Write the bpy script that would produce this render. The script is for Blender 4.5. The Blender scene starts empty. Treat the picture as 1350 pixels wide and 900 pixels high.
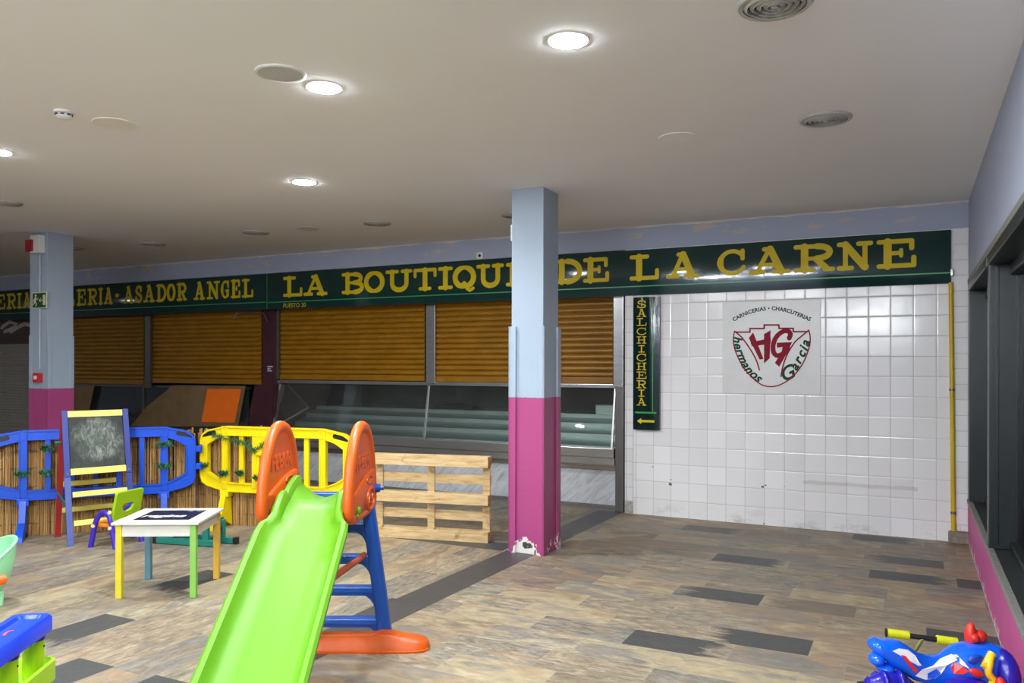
import bpy, bmesh, math, random
from mathutils import Vector, Matrix
R = random.Random(7)
PI = math.pi
SC = bpy.context.scene
COL = SC.collection

# ------------------------------------------------------------------ camera model (level lens with vertical shift)
F = 1057.75; YAW = math.radians(26.509); HY = 481.45; H = 1.6734; K = .0019; D = 8.7328
CA, SA = math.cos(YAW), math.sin(YAW)
CEIL = 3.244
XR = .477

def ray(px, py):
    x = px - 675; y = py - 450
    x, y = x + K * y, y - K * x
    u = x / F; v = -(y + 450 - HY) / F
    return (-SA + u * CA, CA + u * SA, v)
def fl(px, py, z=0.0):
    d = ray(px, py); t = (z - H) / d[2]
    return Vector((d[0] * t, d[1] * t, z))
def bw(px, py, Y=D):
    d = ray(px, py); t = Y / d[1]
    return Vector((d[0] * t, Y, H + d[2] * t))
def cam_pt(u, dep, z=0.0):            # lateral metres, depth metres, height
    return Vector((u * CA - dep * SA, u * SA + dep * CA, z))
def at(px, py, dep):
    d = ray(px, py)
    return Vector((d[0] * dep, d[1] * dep, H + d[2] * dep))

# ------------------------------------------------------------------ materials
def lin(c):
    def f(v):
        v /= 255.0
        return v / 12.92 if v <= .04045 else ((v + .055) / 1.055) ** 2.4
    return (f(c[0]), f(c[1]), f(c[2]), 1.0)

class NT:
    def __init__(s, name):
        s.m = bpy.data.materials.new(name); s.m.use_nodes = True
        s.t = s.m.node_tree; s.t.nodes.clear()
        s.out = s.n('ShaderNodeOutputMaterial')
    def n(s, typ, **kw):
        nd = s.t.nodes.new(typ)
        for k, v in kw.items(): setattr(nd, k, v)
        return nd
    def l(s, a, b): s.t.links.new(a, b)
    def math(s, op, a, b=None, c=None, clamp=False):
        nd = s.n('ShaderNodeMath', operation=op); nd.use_clamp = clamp
        for i, v in enumerate((a, b, c)):
            if v is None: continue
            if isinstance(v, (int, float)): nd.inputs[i].default_value = v
            else: s.l(v, nd.inputs[i])
        return nd.outputs[0]
    def mix(s, fac, a, b, blend='MIX'):
        nd = s.n('ShaderNodeMix', data_type='RGBA', blend_type=blend)
        if isinstance(fac, (int, float)): nd.inputs[0].default_value = fac
        else: s.l(fac, nd.inputs[0])
        for i, v in ((6, a), (7, b)):
            if isinstance(v, tuple): nd.inputs[i].default_value = v
            else: s.l(v, nd.inputs[i])
        return nd.outputs[2]
    def noise(s, vec, scale, detail=4, rough=.55, dist=0.0):
        nd = s.n('ShaderNodeTexNoise'); nd.inputs['Scale'].default_value = scale
        nd.inputs['Detail'].default_value = detail; nd.inputs['Roughness'].default_value = rough
        nd.inputs['Distortion'].default_value = dist
        if vec is not None: s.l(vec, nd.inputs['Vector'])
        return nd.outputs['Fac']
    def ramp(s, fac, stops):
        nd = s.n('ShaderNodeValToRGB'); cr = nd.color_ramp
        while len(cr.elements) > 1: cr.elements.remove(cr.elements[-1])
        for i, (p, c) in enumerate(stops):
            e = cr.elements[0] if i == 0 else cr.elements.new(p)
            e.position = p; e.color = c
        s.l(fac, nd.inputs[0]); return nd.outputs[0]
    def mapping(s, vec, scale=(1, 1, 1), loc=(0, 0, 0), rot=(0, 0, 0)):
        nd = s.n('ShaderNodeMapping'); nd.inputs['Scale'].default_value = scale
        nd.inputs['Location'].default_value = loc; nd.inputs['Rotation'].default_value = rot
        s.l(vec, nd.inputs['Vector']); return nd.outputs[0]
    def coord(s, which='Object'): return s.n('ShaderNodeTexCoord').outputs[which]
    def sep(s, vec):
        nd = s.n('ShaderNodeSeparateXYZ'); s.l(vec, nd.inputs[0]); return nd.outputs
    def bsdf(s, color, rough=.5, metal=0.0, spec=.5, normal=None, coat=0.0):
        b = s.n('ShaderNodeBsdfPrincipled')
        if isinstance(color, tuple): b.inputs['Base Color'].default_value = color
        else: s.l(color, b.inputs['Base Color'])
        if isinstance(rough, (int, float)): b.inputs['Roughness'].default_value = rough
        else: s.l(rough, b.inputs['Roughness'])
        b.inputs['Metallic'].default_value = metal
        b.inputs['Specular IOR Level'].default_value = spec
        b.inputs['Coat Weight'].default_value = coat
        if normal is not None: s.l(normal, b.inputs['Normal'])
        s.l(b.outputs[0], s.out.inputs[0]); return b
    def bump(s, h, strength=.3, dist=.01):
        nd = s.n('ShaderNodeBump'); nd.inputs['Strength'].default_value = strength
        nd.inputs['Distance'].default_value = dist; s.l(h, nd.inputs['Height']); return nd.outputs[0]

def plain(name, c, rough=.5, metal=0.0, spec=.5, var=.12, scale=8.0, bump=0.0, bscale=60.0):
    t = NT(name); c = lin(c)
    v = t.coord('Object')
    n = t.noise(v, scale, 4)
    dk = tuple(x * (1 - var) for x in c[:3]) + (1,)
    lt = tuple(min(1, x * (1 + var)) for x in c[:3]) + (1,)
    col = t.ramp(n, [(.3, dk), (.7, lt)])
    nrm = t.bump(t.noise(v, bscale, 3), bump, .005) if bump else None
    t.bsdf(col, rough, metal, spec, nrm)
    return t.m

# ------------------------------------------------------------------ mesh helpers
def BM(): return bmesh.new()

def obj(name, bm, mat, parent=None, smooth=False, angle=40, loc=None, rz=0.0):
    bmesh.ops.recalc_face_normals(bm, faces=bm.faces) if not getattr(bm, 'keep', False) else None
    me = bpy.data.meshes.new(name); bm.to_mesh(me); bm.free()
    mats = mat if isinstance(mat, (list, tuple)) else [mat]
    for m in mats: me.materials.append(m)
    if smooth:
        me.polygons.foreach_set('use_smooth', [True] * len(me.polygons))
        me.set_sharp_from_angle(angle=math.radians(angle))
    o = bpy.data.objects.new(name, me); COL.objects.link(o)
    if parent is not None: o.parent = parent
    if loc is not None: o.location = loc
    if rz: o.rotation_euler = (0, 0, rz)
    return o

def tag(o, label, cat=None, group=None, kind=None):
    if label: o['label'] = label
    if cat: o['category'] = cat
    if group: o['group'] = group
    if kind: o['kind'] = kind
    return o

def thing(name, label, cat, loc=(0, 0, 0), rz=0.0, group=None):
    o = bpy.data.objects.new(name, None); COL.objects.link(o)
    o.empty_display_size = .1
    o.location = loc; o.rotation_euler = (0, 0, rz)
    return tag(o, label, cat, group)

def struct(name, bm, mat, smooth=False):
    return tag(obj(name, bm, mat, smooth=smooth), None, kind='structure')

def dup(root, loc, rz, label):
    r = root.copy(); COL.objects.link(r); r.location = loc; r.rotation_euler = (0, 0, rz); r['label'] = label
    for ch in list(root.children):
        c = ch.copy(); COL.objects.link(c); c.parent = r
        for g in list(ch.children):
            d = g.copy(); COL.objects.link(d); d.parent = c
    return r

def box(bm, c, s, rot=None, bev=0.0, mi=0):
    vs = []
    m = Matrix.Translation(c)
    if rot is not None: m = m @ (rot if isinstance(rot, Matrix) else Matrix.Rotation(rot, 4, 'Z'))
    for dx in (-.5, .5):
        for dy in (-.5, .5):
            for dz in (-.5, .5):
                vs.append(bm.verts.new(m @ Vector((dx * s[0], dy * s[1], dz * s[2]))))
    fs = []
    for a in ((0, 1, 3, 2), (4, 6, 7, 5), (0, 4, 5, 1), (2, 3, 7, 6), (0, 2, 6, 4), (1, 5, 7, 3)):
        f = bm.faces.new([vs[i] for i in a]); f.material_index = mi; fs.append(f)
    if bev:
        es = list({e for f in fs for e in f.edges})
        r = bmesh.ops.bevel(bm, geom=es, offset=bev, segments=2, affect='EDGES', profile=.6)
        for f in r['faces']: f.material_index = mi
    return fs

def bx(bm, x0, x1, y0, y1, z0, z1, bev=0.0, mi=0):
    return box(bm, ((x0 + x1) / 2, (y0 + y1) / 2, (z0 + z1) / 2), (abs(x1 - x0), abs(y1 - y0), abs(z1 - z0)), None, bev, mi)

def bar(bm, a, b, w, h, up=(0, 0, 1), bev=0.0, mi=0):
    """rectangular bar from a to b; w across, h along 'up'"""
    a = Vector(a); b = Vector(b); d = b - a; L = d.length; z = d.normalized()
    u = Vector(up); x = u.cross(z)
    if x.length < 1e-4: x = Vector((1, 0, 0)).cross(z)
    x.normalize(); y = z.cross(x)
    m = Matrix((x, y, z)).transposed().to_4x4(); 
    m.translation = (a + b) / 2
    vs = [bm.verts.new(m @ Vector((dx * w, dy * h, dz * L))) for dx in (-.5, .5) for dy in (-.5, .5) for dz in (-.5, .5)]
    fs = []
    for q in ((0, 1, 3, 2), (4, 6, 7, 5), (0, 4, 5, 1), (2, 3, 7, 6), (0, 2, 6, 4), (1, 5, 7, 3)):
        f = bm.faces.new([vs[i] for i in q]); f.material_index = mi; fs.append(f)
    if bev:
        es = list({e for f in fs for e in f.edges})
        bmesh.ops.bevel(bm, geom=es, offset=bev, segments=2, affect='EDGES', profile=.6)

def tube(bm, pts, rad, seg=12, caps=True, closed=False, mi=0, flat=1.0):
    pts = [Vector(p) for p in pts]; n = len(pts)
    rad = rad if isinstance(rad, (list, tuple)) else [rad] * n
    rings = []; prev = None
    for i, p in enumerate(pts):
        if closed: t = pts[(i + 1) % n] - pts[i - 1]
        else: t = pts[min(i + 1, n - 1)] - pts[max(i - 1, 0)]
        t.normalize()
        if prev is None:
            a = Vector((0, 0, 1)) if abs(t.z) < .9 else Vector((1, 0, 0))
            x = a.cross(t).normalized()
        else:
            x = prev - t * prev.dot(t); x.normalize()
        prev = x; y = t.cross(x)
        rings.append([bm.verts.new(p + (x * math.cos(2 * PI * k / seg) + y * math.sin(2 * PI * k / seg) * flat) * rad[i]) for k in range(seg)])
    m = n if closed else n - 1
    for i in range(m):
        A, B = rings[i], rings[(i + 1) % n]
        for k in range(seg):
            f = bm.faces.new((A[k], A[(k + 1) % seg], B[(k + 1) % seg], B[k])); f.material_index = mi
    if caps and not closed:
        bm.faces.new(rings[0]).material_index = mi; bm.faces.new(rings[-1][::-1]).material_index = mi

def lathe(bm, prof, c=(0, 0, 0), seg=32, axis='Z', mi=0, rot=None):
    """prof: (r, h) list; open ends of r=0 are closed to a point"""
    c = Vector(c); M = rot if rot is not None else Matrix.Identity(3)
    rings = []
    for r, h in prof:
        if r < 1e-6: rings.append([bm.verts.new(c + M @ Vector((0, 0, h)))])
        else: rings.append([bm.verts.new(c + M @ Vector((r * math.cos(2 * PI * k / seg), r * math.sin(2 * PI * k / seg), h))) for k in range(seg)])
    for A, B in zip(rings, rings[1:]):
        for k in range(seg):
            k2 = (k + 1) % seg
            if len(A) == 1 and len(B) == 1: continue
            if len(A) == 1: f = bm.faces.new((A[0], B[k2], B[k]))
            elif len(B) == 1: f = bm.faces.new((A[k], A[k2], B[0]))
            else: f = bm.faces.new((A[k], A[k2], B[k2], B[k]))
            f.material_index = mi

def prism(bm, pts, ext, mi=0, bev=0.0):
    """closed polygon of 3D points extruded by vector ext"""
    ext = Vector(ext)
    a = [bm.verts.new(Vector(p)) for p in pts]; b = [bm.verts.new(Vector(p) + ext) for p in pts]
    n = len(a); fs = [bm.faces.new(a), bm.faces.new(b[::-1])]
    for i in range(n): fs.append(bm.faces.new((a[i], b[i], b[(i + 1) % n], a[(i + 1) % n])))
    for f in fs: f.material_index = mi
    if bev:
        es = [e for e in fs[0].edges] + [e for e in fs[1].edges]
        bmesh.ops.bevel(bm, geom=list(set(es)), offset=bev, segments=2, affect='EDGES', profile=.6)

def loft(bm, sections, cap=True, closed=True, mi=0):
    rings = [[bm.verts.new(Vector(p)) for p in s] for s in sections]
    n = len(rings[0])
    for A, B in zip(rings, rings[1:]):
        for k in range(n if closed else n - 1):
            f = bm.faces.new((A[k], A[(k + 1) % n], B[(k + 1) % n], B[k])); f.material_index = mi
    if cap and closed:
        bm.faces.new(rings[0][::-1]).material_index = mi; bm.faces.new(rings[-1]).material_index = mi

def quad(bm, a, b, c, d, mi=0):
    f = bm.faces.new([bm.verts.new(Vector(p)) for p in (a, b, c, d)]); f.material_index = mi; return f

def smooth_path(pts, n=6):
    pts = [Vector(p) for p in pts]; out = []
    for i in range(len(pts) - 1):
        p0 = pts[max(i - 1, 0)]; p1 = pts[i]; p2 = pts[i + 1]; p3 = pts[min(i + 2, len(pts) - 1)]
        for k in range(n):
            t = k / n
            out.append(.5 * ((2 * p1) + (p2 - p0) * t + (2 * p0 - 5 * p1 + 4 * p2 - p3) * t * t + (3 * p1 - p0 - 3 * p2 + p3) * t ** 3))
    out.append(pts[-1]); return out

def font_mesh(bm, text, size, M, shear=0.0, offset=0.0, align='CENTER', ext=0.0, mi=0):
    """flat lettering from the built-in font placed with matrix M"""
    cu = bpy.data.curves.new('lettering', 'FONT'); cu.body = text; cu.size = size; cu.shear = shear
    cu.offset = offset; cu.align_x = align; cu.align_y = 'CENTER'; cu.extrude = ext; cu.resolution_u = 4
    o = bpy.data.objects.new('lettering', cu); COL.objects.link(o)
    dg = bpy.context.evaluated_depsgraph_get(); dg.update()
    me = bpy.data.meshes.new_from_object(o.evaluated_get(dg))
    me.transform(M); n0 = len(bm.faces)
    bm.from_mesh(me); bm.faces.ensure_lookup_table()
    for f in bm.faces[n0:]: f.material_index = mi
    bpy.data.objects.remove(o); bpy.data.curves.remove(cu); bpy.data.meshes.remove(me)

# ---- slab lettering drawn as rounded strokes (unit box 0..1)
_SV, _SH = .20, .125
def _arc(cx, cy, rx, ry, a0, a1, n=14):
    return [(cx + rx * math.cos(math.radians(a0 + (a1 - a0) * i / n)), cy + ry * math.sin(math.radians(a0 + (a1 - a0) * i / n))) for i in range(n + 1)]
def _s(*p, w=_SV): return (list(p), w)
def _h(x0, x1, y, w=_SH): return ([(x0, y), (x1, y)], w)
def _v(x, y0, y1, w=_SH): return ([(x, y0), (x, y1)], w)
def _o(extra=()):
    a = _arc(.5, .5, .5, .5, 0, 360, 36)
    return [(a, [_SV if abs(p[0] - .5) > .3 else (_SH + (_SV - _SH) * abs(p[0] - .5) / .3) for p in a])] + list(extra)
def _c():
    a = _arc(.52, .5, .5, .5, 48, 318, 26)
    return [(a, [max(_SH, _SV * (1 - .5 * abs(p[1] - .5) / .5)) for p in a])]
GL = {
 'L': [_s((.3, 0), (.3, 1)), _h(0, .62, 1), _h(0, 1, 0), _v(1, 0, .34)],
 'A': [_s((.17, 0), (.5, 1), w=.13), _s((.52, 1), (.82, 0)), _h(.27, .7, .32, .11), _h(0, .34, 0), _h(.62, 1, 0), _h(.36, .55, 1)],
 'B': [_s((.24, 0), (.24, 1)), _h(0, .6, 1), _h(0, .62, 0), _h(.24, .6, .53, .11), (_arc(.6, .765, .34, .235, 90, -90, 10), .17), (_arc(.62, .265, .38, .265, 90, -90, 10), .18)],
 'O': _o(),
 'Q': _o([([(.4, .12), (.5, .22), (.6, .12), (.66, -.12), (.8, -.2), (.98, -.1)], .12)]),
 'U': [([(.22, 1), (.22, .35)] + _arc(.52, .35, .3, .35, 180, 360, 12) + [(.82, .35), (.82, 1)], .18), _h(0, .44, 1), _h(.64, 1, 1)],
 'T': [_s((.5, 0), (.5, 1)), _h(.25, .75, 0), _h(0, 1, 1), _v(0, .68, 1), _v(1, .68, 1)],
 'I': [_s((.5, 0), (.5, 1)), _h(0, 1, 0), _h(0, 1, 1)],
 'E': [_s((.25, 0), (.25, 1)), _h(0, .94, 1), _h(0, 1, 0), _h(.25, .62, .52, .11), _v(.94, .7, 1), _v(1, 0, .32), _v(.64, .4, .64, .1)],
 'D': [_s((.24, 0), (.24, 1)), _h(0, .5, 1), _h(0, .5, 0), (_arc(.48, .5, .52, .5, 90, -90, 16), .18)],
 'C': _c() + [_v(.93, .66, 1), _s((.9, .16), (.98, .28), w=.12)],
 'G': _c() + [_v(.93, .66, 1), _h(.6, 1, .42, .11), _v(.86, .1, .42, .17)],
 'R': [_s((.24, 0), (.24, 1)), _h(0, .6, 1), _h(0, .48, 0), _h(.24, .58, .48, .11), (_arc(.58, .74, .34, .26, 90, -90, 10), .17), _s((.55, .46), (.82, .06), w=.17), _h(.78, 1, 0)],
 'N': [_s((.2, 0), (.2, 1), w=.13), _s((.2, .98), (.82, .02)), _s((.82, 0), (.82, 1), w=.13), _h(0, .4, 0), _h(0, .22, 1), _h(.62, 1, 1)],
 'H': [_s((.2, 0), (.2, 1)), _s((.8, 0), (.8, 1)), _h(.2, .8, .5, .11), _h(0, .4, 0), _h(0, .4, 1), _h(.6, 1, 0), _h(.6, 1, 1)],
 'S': [([(.86, .76)] + _arc(.5, .75, .38, .25, 40, 200, 10) + [(.28, .58), (.5, .5), (.75, .42)] + _arc(.5, .25, .42, .25, 20, -160, 10), .17), _v(.9, .66, 1, .1), _v(.08, 0, .34, .1)],
 '-': [_s((.2, .5), (.8, .5), w=.22)],
}
_lift = [0]
def stroke(bm, P, w, to3, mi=0):
    """flat rounded ribbon along 2D points P (metres) of width w, mapped to space by to3(x, y, lift)"""
    n = len(P); w = w if isinstance(w, list) else [w] * n
    _lift[0] = (_lift[0] + 1) % 40; z = _lift[0] * 4e-5
    closed = n > 3 and math.hypot(P[0][0] - P[-1][0], P[0][1] - P[-1][1]) < 1e-6
    L = []; Rr = []
    for i in range(n):
        if closed: a = P[i - 1] if i else P[-2]; b = P[i + 1] if i < n - 1 else P[1]
        else: a = P[max(i - 1, 0)]; b = P[min(i + 1, n - 1)]
        dx, dy = b[0] - a[0], b[1] - a[1]; q = math.hypot(dx, dy) or 1
        nx, ny = -dy / q, dx / q; r = w[i] / 2
        L.append(bm.verts.new(to3(P[i][0] + nx * r, P[i][1] + ny * r, z))); Rr.append(bm.verts.new(to3(P[i][0] - nx * r, P[i][1] - ny * r, z)))
    for i in range(n - 1):
        f = bm.faces.new((L[i], Rr[i], Rr[i + 1], L[i + 1])); f.material_index = mi
    if not closed:
        for i, j, sgn in ((0, 1, 1), (n - 1, n - 2, 1)):
            dx, dy = P[i][0] - P[j][0], P[i][1] - P[j][1]; a0 = math.atan2(dy, dx); r = w[i] / 2
            vs = [bm.verts.new(to3(P[i][0] + r * math.cos(a0 + t), P[i][1] + r * math.sin(a0 + t), z)) for t in [(-90 + 180 * k / 8) * PI / 180 for k in range(9)]]
            f = bm.faces.new(vs); f.material_index = mi

def slab_letter(bm, ch, x0, x1, z0, z1, to3, weight=1.0):
    hgt = z1 - z0; wd = x1 - x0
    r = _SH * hgt * .5 * weight
    for pts, w in GL[ch]:
        P = [(x0 + r + p[0] * (wd - 2 * r), z0 + r + p[1] * (hgt - 2 * r)) for p in pts]
        ww = [q * hgt * weight for q in w] if isinstance(w, list) else w * hgt * weight
        stroke(bm, P, ww, to3)

# ================================================================== MATERIALS OF THE PLACE
def m_floor():
    t = NT('stone_look_planks')
    uv = t.n('ShaderNodeUVMap', uv_map='UVMap').outputs[0]
    tu = t.n('ShaderNodeUVMap', uv_map='TileUV').outputs[0]
    at_ = t.n('ShaderNodeAttribute', attribute_name='tone'); rgb = t.n('ShaderNodeSeparateColor'); t.l(at_.outputs['Color'], rgb.inputs[0])
    r1, r2, dk = rgb.outputs[0], rgb.outputs[1], rgb.outputs[2]
    big = t.noise(t.mapping(uv, (1.5, 3.2, 1)), 1.6, 4, .55, 1.2)
    streak = t.noise(t.mapping(uv, (2.2, 7, 1)), 1.8, 7, .68, 1.5)
    hue = t.math('ADD', t.math('MULTIPLY', r1, .72), t.math('MULTIPLY', t.math('SUBTRACT', big, .2), .6))
    base = t.ramp(hue, [(.12, lin((106, 99, 91))), (.28, lin((156, 136, 108))), (.42, lin((126, 121, 113))), (.54, lin((164, 150, 120))),
                        (.66, lin((144, 122, 98))), (.78, lin((116, 113, 107))), (.92, lin((146, 124, 98)))])
    grain = t.noise(t.mapping(uv, (5, 26, 1)), 2.6, 7, .78, .8)
    slatey = t.math('MULTIPLY', t.math('SUBTRACT', r2, .35), 2.4, clamp=True)          # how strongly a plank shows its grain
    tint = t.ramp(streak, [(.28, (.34, .33, .33, 1)), (.42, (.70, .69, .66, 1)), (.54, (1.0, .98, .94, 1)), (.70, (1.48, 1.44, 1.34, 1))])
    col = t.mix(t.math('ADD', .45, t.math('MULTIPLY', slatey, .5)), base, t.mix(1.0, base, tint, 'MULTIPLY'))
    col = t.mix(t.math('MULTIPLY', slatey, .42), col, t.mix(1.0, lin((138, 134, 122)), tint, 'MULTIPLY'))
    ft = t.ramp(grain, [(.30, (.38, .37, .36, 1)), (.42, (.80, .79, .78, 1)), (.55, (1.02, 1.02, 1.0, 1)), (.64, (1.5, 1.49, 1.45, 1))])
    col = t.mix(t.math('ADD', .22, t.math('MULTIPLY', slatey, .62)), col, t.mix(1.0, col, ft, 'MULTIPLY'))
    fine = grain
    rust = t.math('MULTIPLY', t.math('GREATER_THAN', big, .56), t.math('GREATER_THAN', r2, .62))
    col = t.mix(t.math('MULTIPLY', rust, .14), col, lin((148, 104, 78)))
    tx = t.sep(tu)
    fade = t.math('SUBTRACT', t.math('ADD', tx[0], t.math('MULTIPLY', t.math('SUBTRACT', streak, .5), .9)), .78)
    fade = t.math('SUBTRACT', 1.0, t.math('MULTIPLY', fade, 6.0, clamp=True), clamp=True)
    slate = t.mix(fine, lin((54, 54, 52)), lin((76, 76, 73)))
    col = t.mix(t.math('MULTIPLY', dk, fade, clamp=True), col, slate)
    # joint
    ex = t.math('MINIMUM', tx[0], t.math('SUBTRACT', 1.0, tx[0])); ey = t.math('MINIMUM', tx[1], t.math('SUBTRACT', 1.0, tx[1]))
    j = t.math('MAXIMUM', t.math('LESS_THAN', ex, .0035), t.math('LESS_THAN', ey, .007))
    col = t.mix(t.math('MULTIPLY', j, .35), col, lin((150, 145, 135)))
    rough = t.math('ADD', .40, t.math('MULTIPLY', streak, .25))
    t.bsdf(col, rough, 0, .4, t.bump(streak, .12, .004)); return t.m

def m_slate():
    t = NT('slate_grey_planks'); v = t.coord()
    n = t.noise(t.mapping(v, (8, 2, 1)), 5, 5, .6, .3)
    t.bsdf(t.mix(n, lin((56, 55, 55)), lin((80, 77, 76))), .45, 0, .4, t.bump(n, .1, .003)); return t.m

def m_ceiling():
    t = NT('painted_ceiling'); v = t.coord()
    n = t.noise(v, .55, 4, .55); f = t.noise(v, 40, 3)
    t.bsdf(t.mix(n, lin((240, 240, 243)), lin((249, 249, 252))), .85, 0, .2, t.bump(f, .15, .004)); return t.m

def m_lavender():
    t = NT('lavender_wall_paint'); v = t.coord(); n = t.noise(v, 1.2, 5); f = t.noise(v, 55, 3)
    col = t.mix(n, lin((160, 168, 190)), lin((176, 183, 203)))
    s = t.sep(v)
    # bare plaster repairs high on the back wall
    pn = t.noise(t.mapping(v, (1, 1, 2.2)), 2.4, 5, .6, .4)
    gate = t.math('MULTIPLY', t.math('GREATER_THAN', s[1], 8.6), t.math('GREATER_THAN', s[2], 3.08))
    pm = t.math('MULTIPLY', gate, t.math('GREATER_THAN', pn, .60))
    col = t.mix(pm, col, lin((190, 184, 176)))
    edge = t.math('MULTIPLY', gate, t.math('GREATER_THAN', t.math('ADD', s[2], t.math('MULTIPLY', t.math('SUBTRACT', pn, .5), .08)), 3.228))
    col = t.mix(edge, col, lin((214, 208, 198)))
    t.bsdf(col, .7, 0, .3, t.bump(f, .25, .004)); return t.m

def m_tile(name, x0, px, z0, pz, dirt=True, stagger=0.0):
    t = NT(name); v = t.coord(); s = t.sep(v)
    a = t.math('DIVIDE', t.math('SUBTRACT', s[0], x0), px); b = t.math('DIVIDE', t.math('SUBTRACT', s[2], z0), pz)
    fa, fb = t.math('FRACT', a), t.math('FRACT', b)
    ea = t.math('MULTIPLY', t.math('MINIMUM', fa, t.math('SUBTRACT', 1.0, fa)), px)
    eb = t.math('MULTIPLY', t.math('MINIMUM', fb, t.math('SUBTRACT', 1.0, fb)), pz)
    e = t.math('MINIMUM', ea, eb)
    g = t.math('LESS_THAN', e, .0022)
    cmb = t.n('ShaderNodeCombineXYZ'); t.l(t.math('FLOOR', a), cmb.inputs[0]); t.l(t.math('FLOOR', b), cmb.inputs[1])
    wn = t.n('ShaderNodeTexWhiteNoise', noise_dimensions='3D'); t.l(cmb.outputs[0], wn.inputs[0]); w = t.sep(wn.outputs['Color'])
    col = t.mix(w[0], lin((230, 228, 228)), lin((242, 240, 241)))
    if dirt:
        dn = t.noise(t.mapping(v, (1, 1, 2)), 4.5, 6, .65)
        low = t.math('SUBTRACT', 1.0, t.math('MULTIPLY', s[2], 5.5), clamp=True)
        dm = t.math('MULTIPLY', low, t.math('MULTIPLY', t.math('SUBTRACT', dn, .52), 6.0, clamp=True), clamp=True)
        col = t.mix(t.math('MULTIPLY', dm, .6), col, lin((150, 143, 130)))
        scuff = t.math('MULTIPLY', t.math('LESS_THAN', t.math('ABSOLUTE', t.math('SUBTRACT', s[2], t.math('ADD', .455, t.math('MULTIPLY', dn, .05)))), .018),
                       t.math('MULTIPLY', t.math('GREATER_THAN', s[0], -1.0), t.math('LESS_THAN', s[0], .05)))
        col = t.mix(t.math('MULTIPLY', scuff, .35), col, lin((168, 160, 150)))
    col = t.mix(t.math('MULTIPLY', g, .6), col, lin((134, 132, 130)))
    tilt = t.math('ADD', t.math('MULTIPLY', t.math('SUBTRACT', w[1], .5), fa), t.math('MULTIPLY', t.math('SUBTRACT', w[2], .5), fb))
    pil = t.math('MULTIPLY', t.math('SUBTRACT', .012, e, clamp=True), -30.0)
    hgt = t.math('ADD', t.math('MULTIPLY', tilt, .25), t.math('ADD', pil, t.math('MULTIPLY', t.noise(v, 9, 2), .25)))
    t.bsdf(col, t.math('ADD', .16, t.math('MULTIPLY', g, .5)), 0, .5, t.bump(hgt, .35, .012)); return t.m

def m_column():
    t = NT('column_paint'); v = t.coord(); s = t.sep(v); n = t.noise(v, 2, 4); f = t.noise(v, 45, 3)
    lav = t.mix(n, lin((155, 170, 187)), lin((169, 183, 198)))
    pk = t.mix(n, lin((160, 64, 116)), lin((174, 75, 128)))
    col = t.mix(t.math('LESS_THAN', s[2], t.math('ADD', 1.388, t.math('MULTIPLY', t.math('SUBTRACT', f, .5), .012))), lav, pk)
    pn = t.noise(t.mapping(v, (1, 1, .8)), 8.5, 5, .6)
    th = t.math('ADD', .545, t.math('MULTIPLY', s[2], .62))
    peel = t.math('GREATER_THAN', pn, th)
    col = t.mix(peel, col, lin((226, 218, 212)))
    core = t.math('GREATER_THAN', pn, t.math('ADD', th, .085))
    col = t.mix(core, col, lin((70, 76, 66)))
    # long chip of bare plaster at the foot of the front face
    dx = t.math('DIVIDE', t.math('SUBTRACT', s[0], -3.075), .115); dz = t.math('DIVIDE', t.math('SUBTRACT', s[2], .03), .115)
    rr = t.math('ADD', t.math('ADD', t.math('MULTIPLY', dx, dx), t.math('MULTIPLY', dz, dz)), t.math('MULTIPLY', t.math('SUBTRACT', t.noise(v, 16, 4, .7), .5), 2.6))
    patch = t.math('MULTIPLY', t.math('LESS_THAN', rr, .8), t.math('LESS_THAN', s[1], 6.5))
    col = t.mix(patch, col, lin((228, 222, 216)))
    ddx = t.math('DIVIDE', t.math('SUBTRACT', s[0], -3.05), .07); ddz = t.math('DIVIDE', t.math('SUBTRACT', s[2], .075), .035)
    r2 = t.math('ADD', t.math('ADD', t.math('MULTIPLY', ddx, ddx), t.math('MULTIPLY', ddz, ddz)), t.math('MULTIPLY', t.math('SUBTRACT', t.noise(v, 22, 4, .7), .5), 3.4))
    col = t.mix(t.math('MULTIPLY', t.math('LESS_THAN', r2, .55), t.math('LESS_THAN', s[1], 6.5)), col, lin((62, 70, 60)))
    crack = t.noise(v, 14, 5, .7, 1.2)
    low = t.math('SUBTRACT', 1.0, t.math('MULTIPLY', s[2], .9), clamp=True)
    h = t.math('ADD', t.math('MULTIPLY', f, .3), t.math('MULTIPLY', t.math('MULTIPLY', crack, low), .9))
    h = t.math('ADD', h, t.math('MULTIPLY', peel, -.4))
    t.bsdf(col, .42, 0, .45, t.bump(h, .45, .012)); return t.m

def m_pinkwall():
    t = NT('pink_wall_paint'); v = t.coord(); s = t.sep(v); n = t.noise(v, 5, 5); f = t.noise(v, 60, 3)
    col = t.mix(n, lin((176, 74, 130)), lin((196, 88, 148)))
    pn = t.noise(t.mapping(v, (1, 1, 1)), 11, 5, .65)
    peel = t.math('GREATER_THAN', pn, t.math('ADD', .52, t.math('MULTIPLY', s[2], 1.3)))
    peel = t.math('MAXIMUM', peel, t.math('LESS_THAN', s[2], t.math('MULTIPLY', pn, .03)))
    col = t.mix(peel, col, lin((206, 190, 190)))
    t.bsdf(col, .55, 0, .4, t.bump(t.math('ADD', f, t.math('MULTIPLY', peel, -1.0)), .5, .008)); return t.m

def m_green_sign():
    t = NT('dark_green_sign_film'); v = t.coord(); n = t.noise(t.mapping(v, (1, 1, 1)), 2.2, 3); f = t.noise(v, 6, 4, .6)
    t.bsdf(t.mix(n, lin((22, 50, 48)), lin((28, 58, 54))), .09, 0, .5, t.bump(t.math('ADD', n, t.math('MULTIPLY', f, .22)), .16, .02)); return t.m

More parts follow.
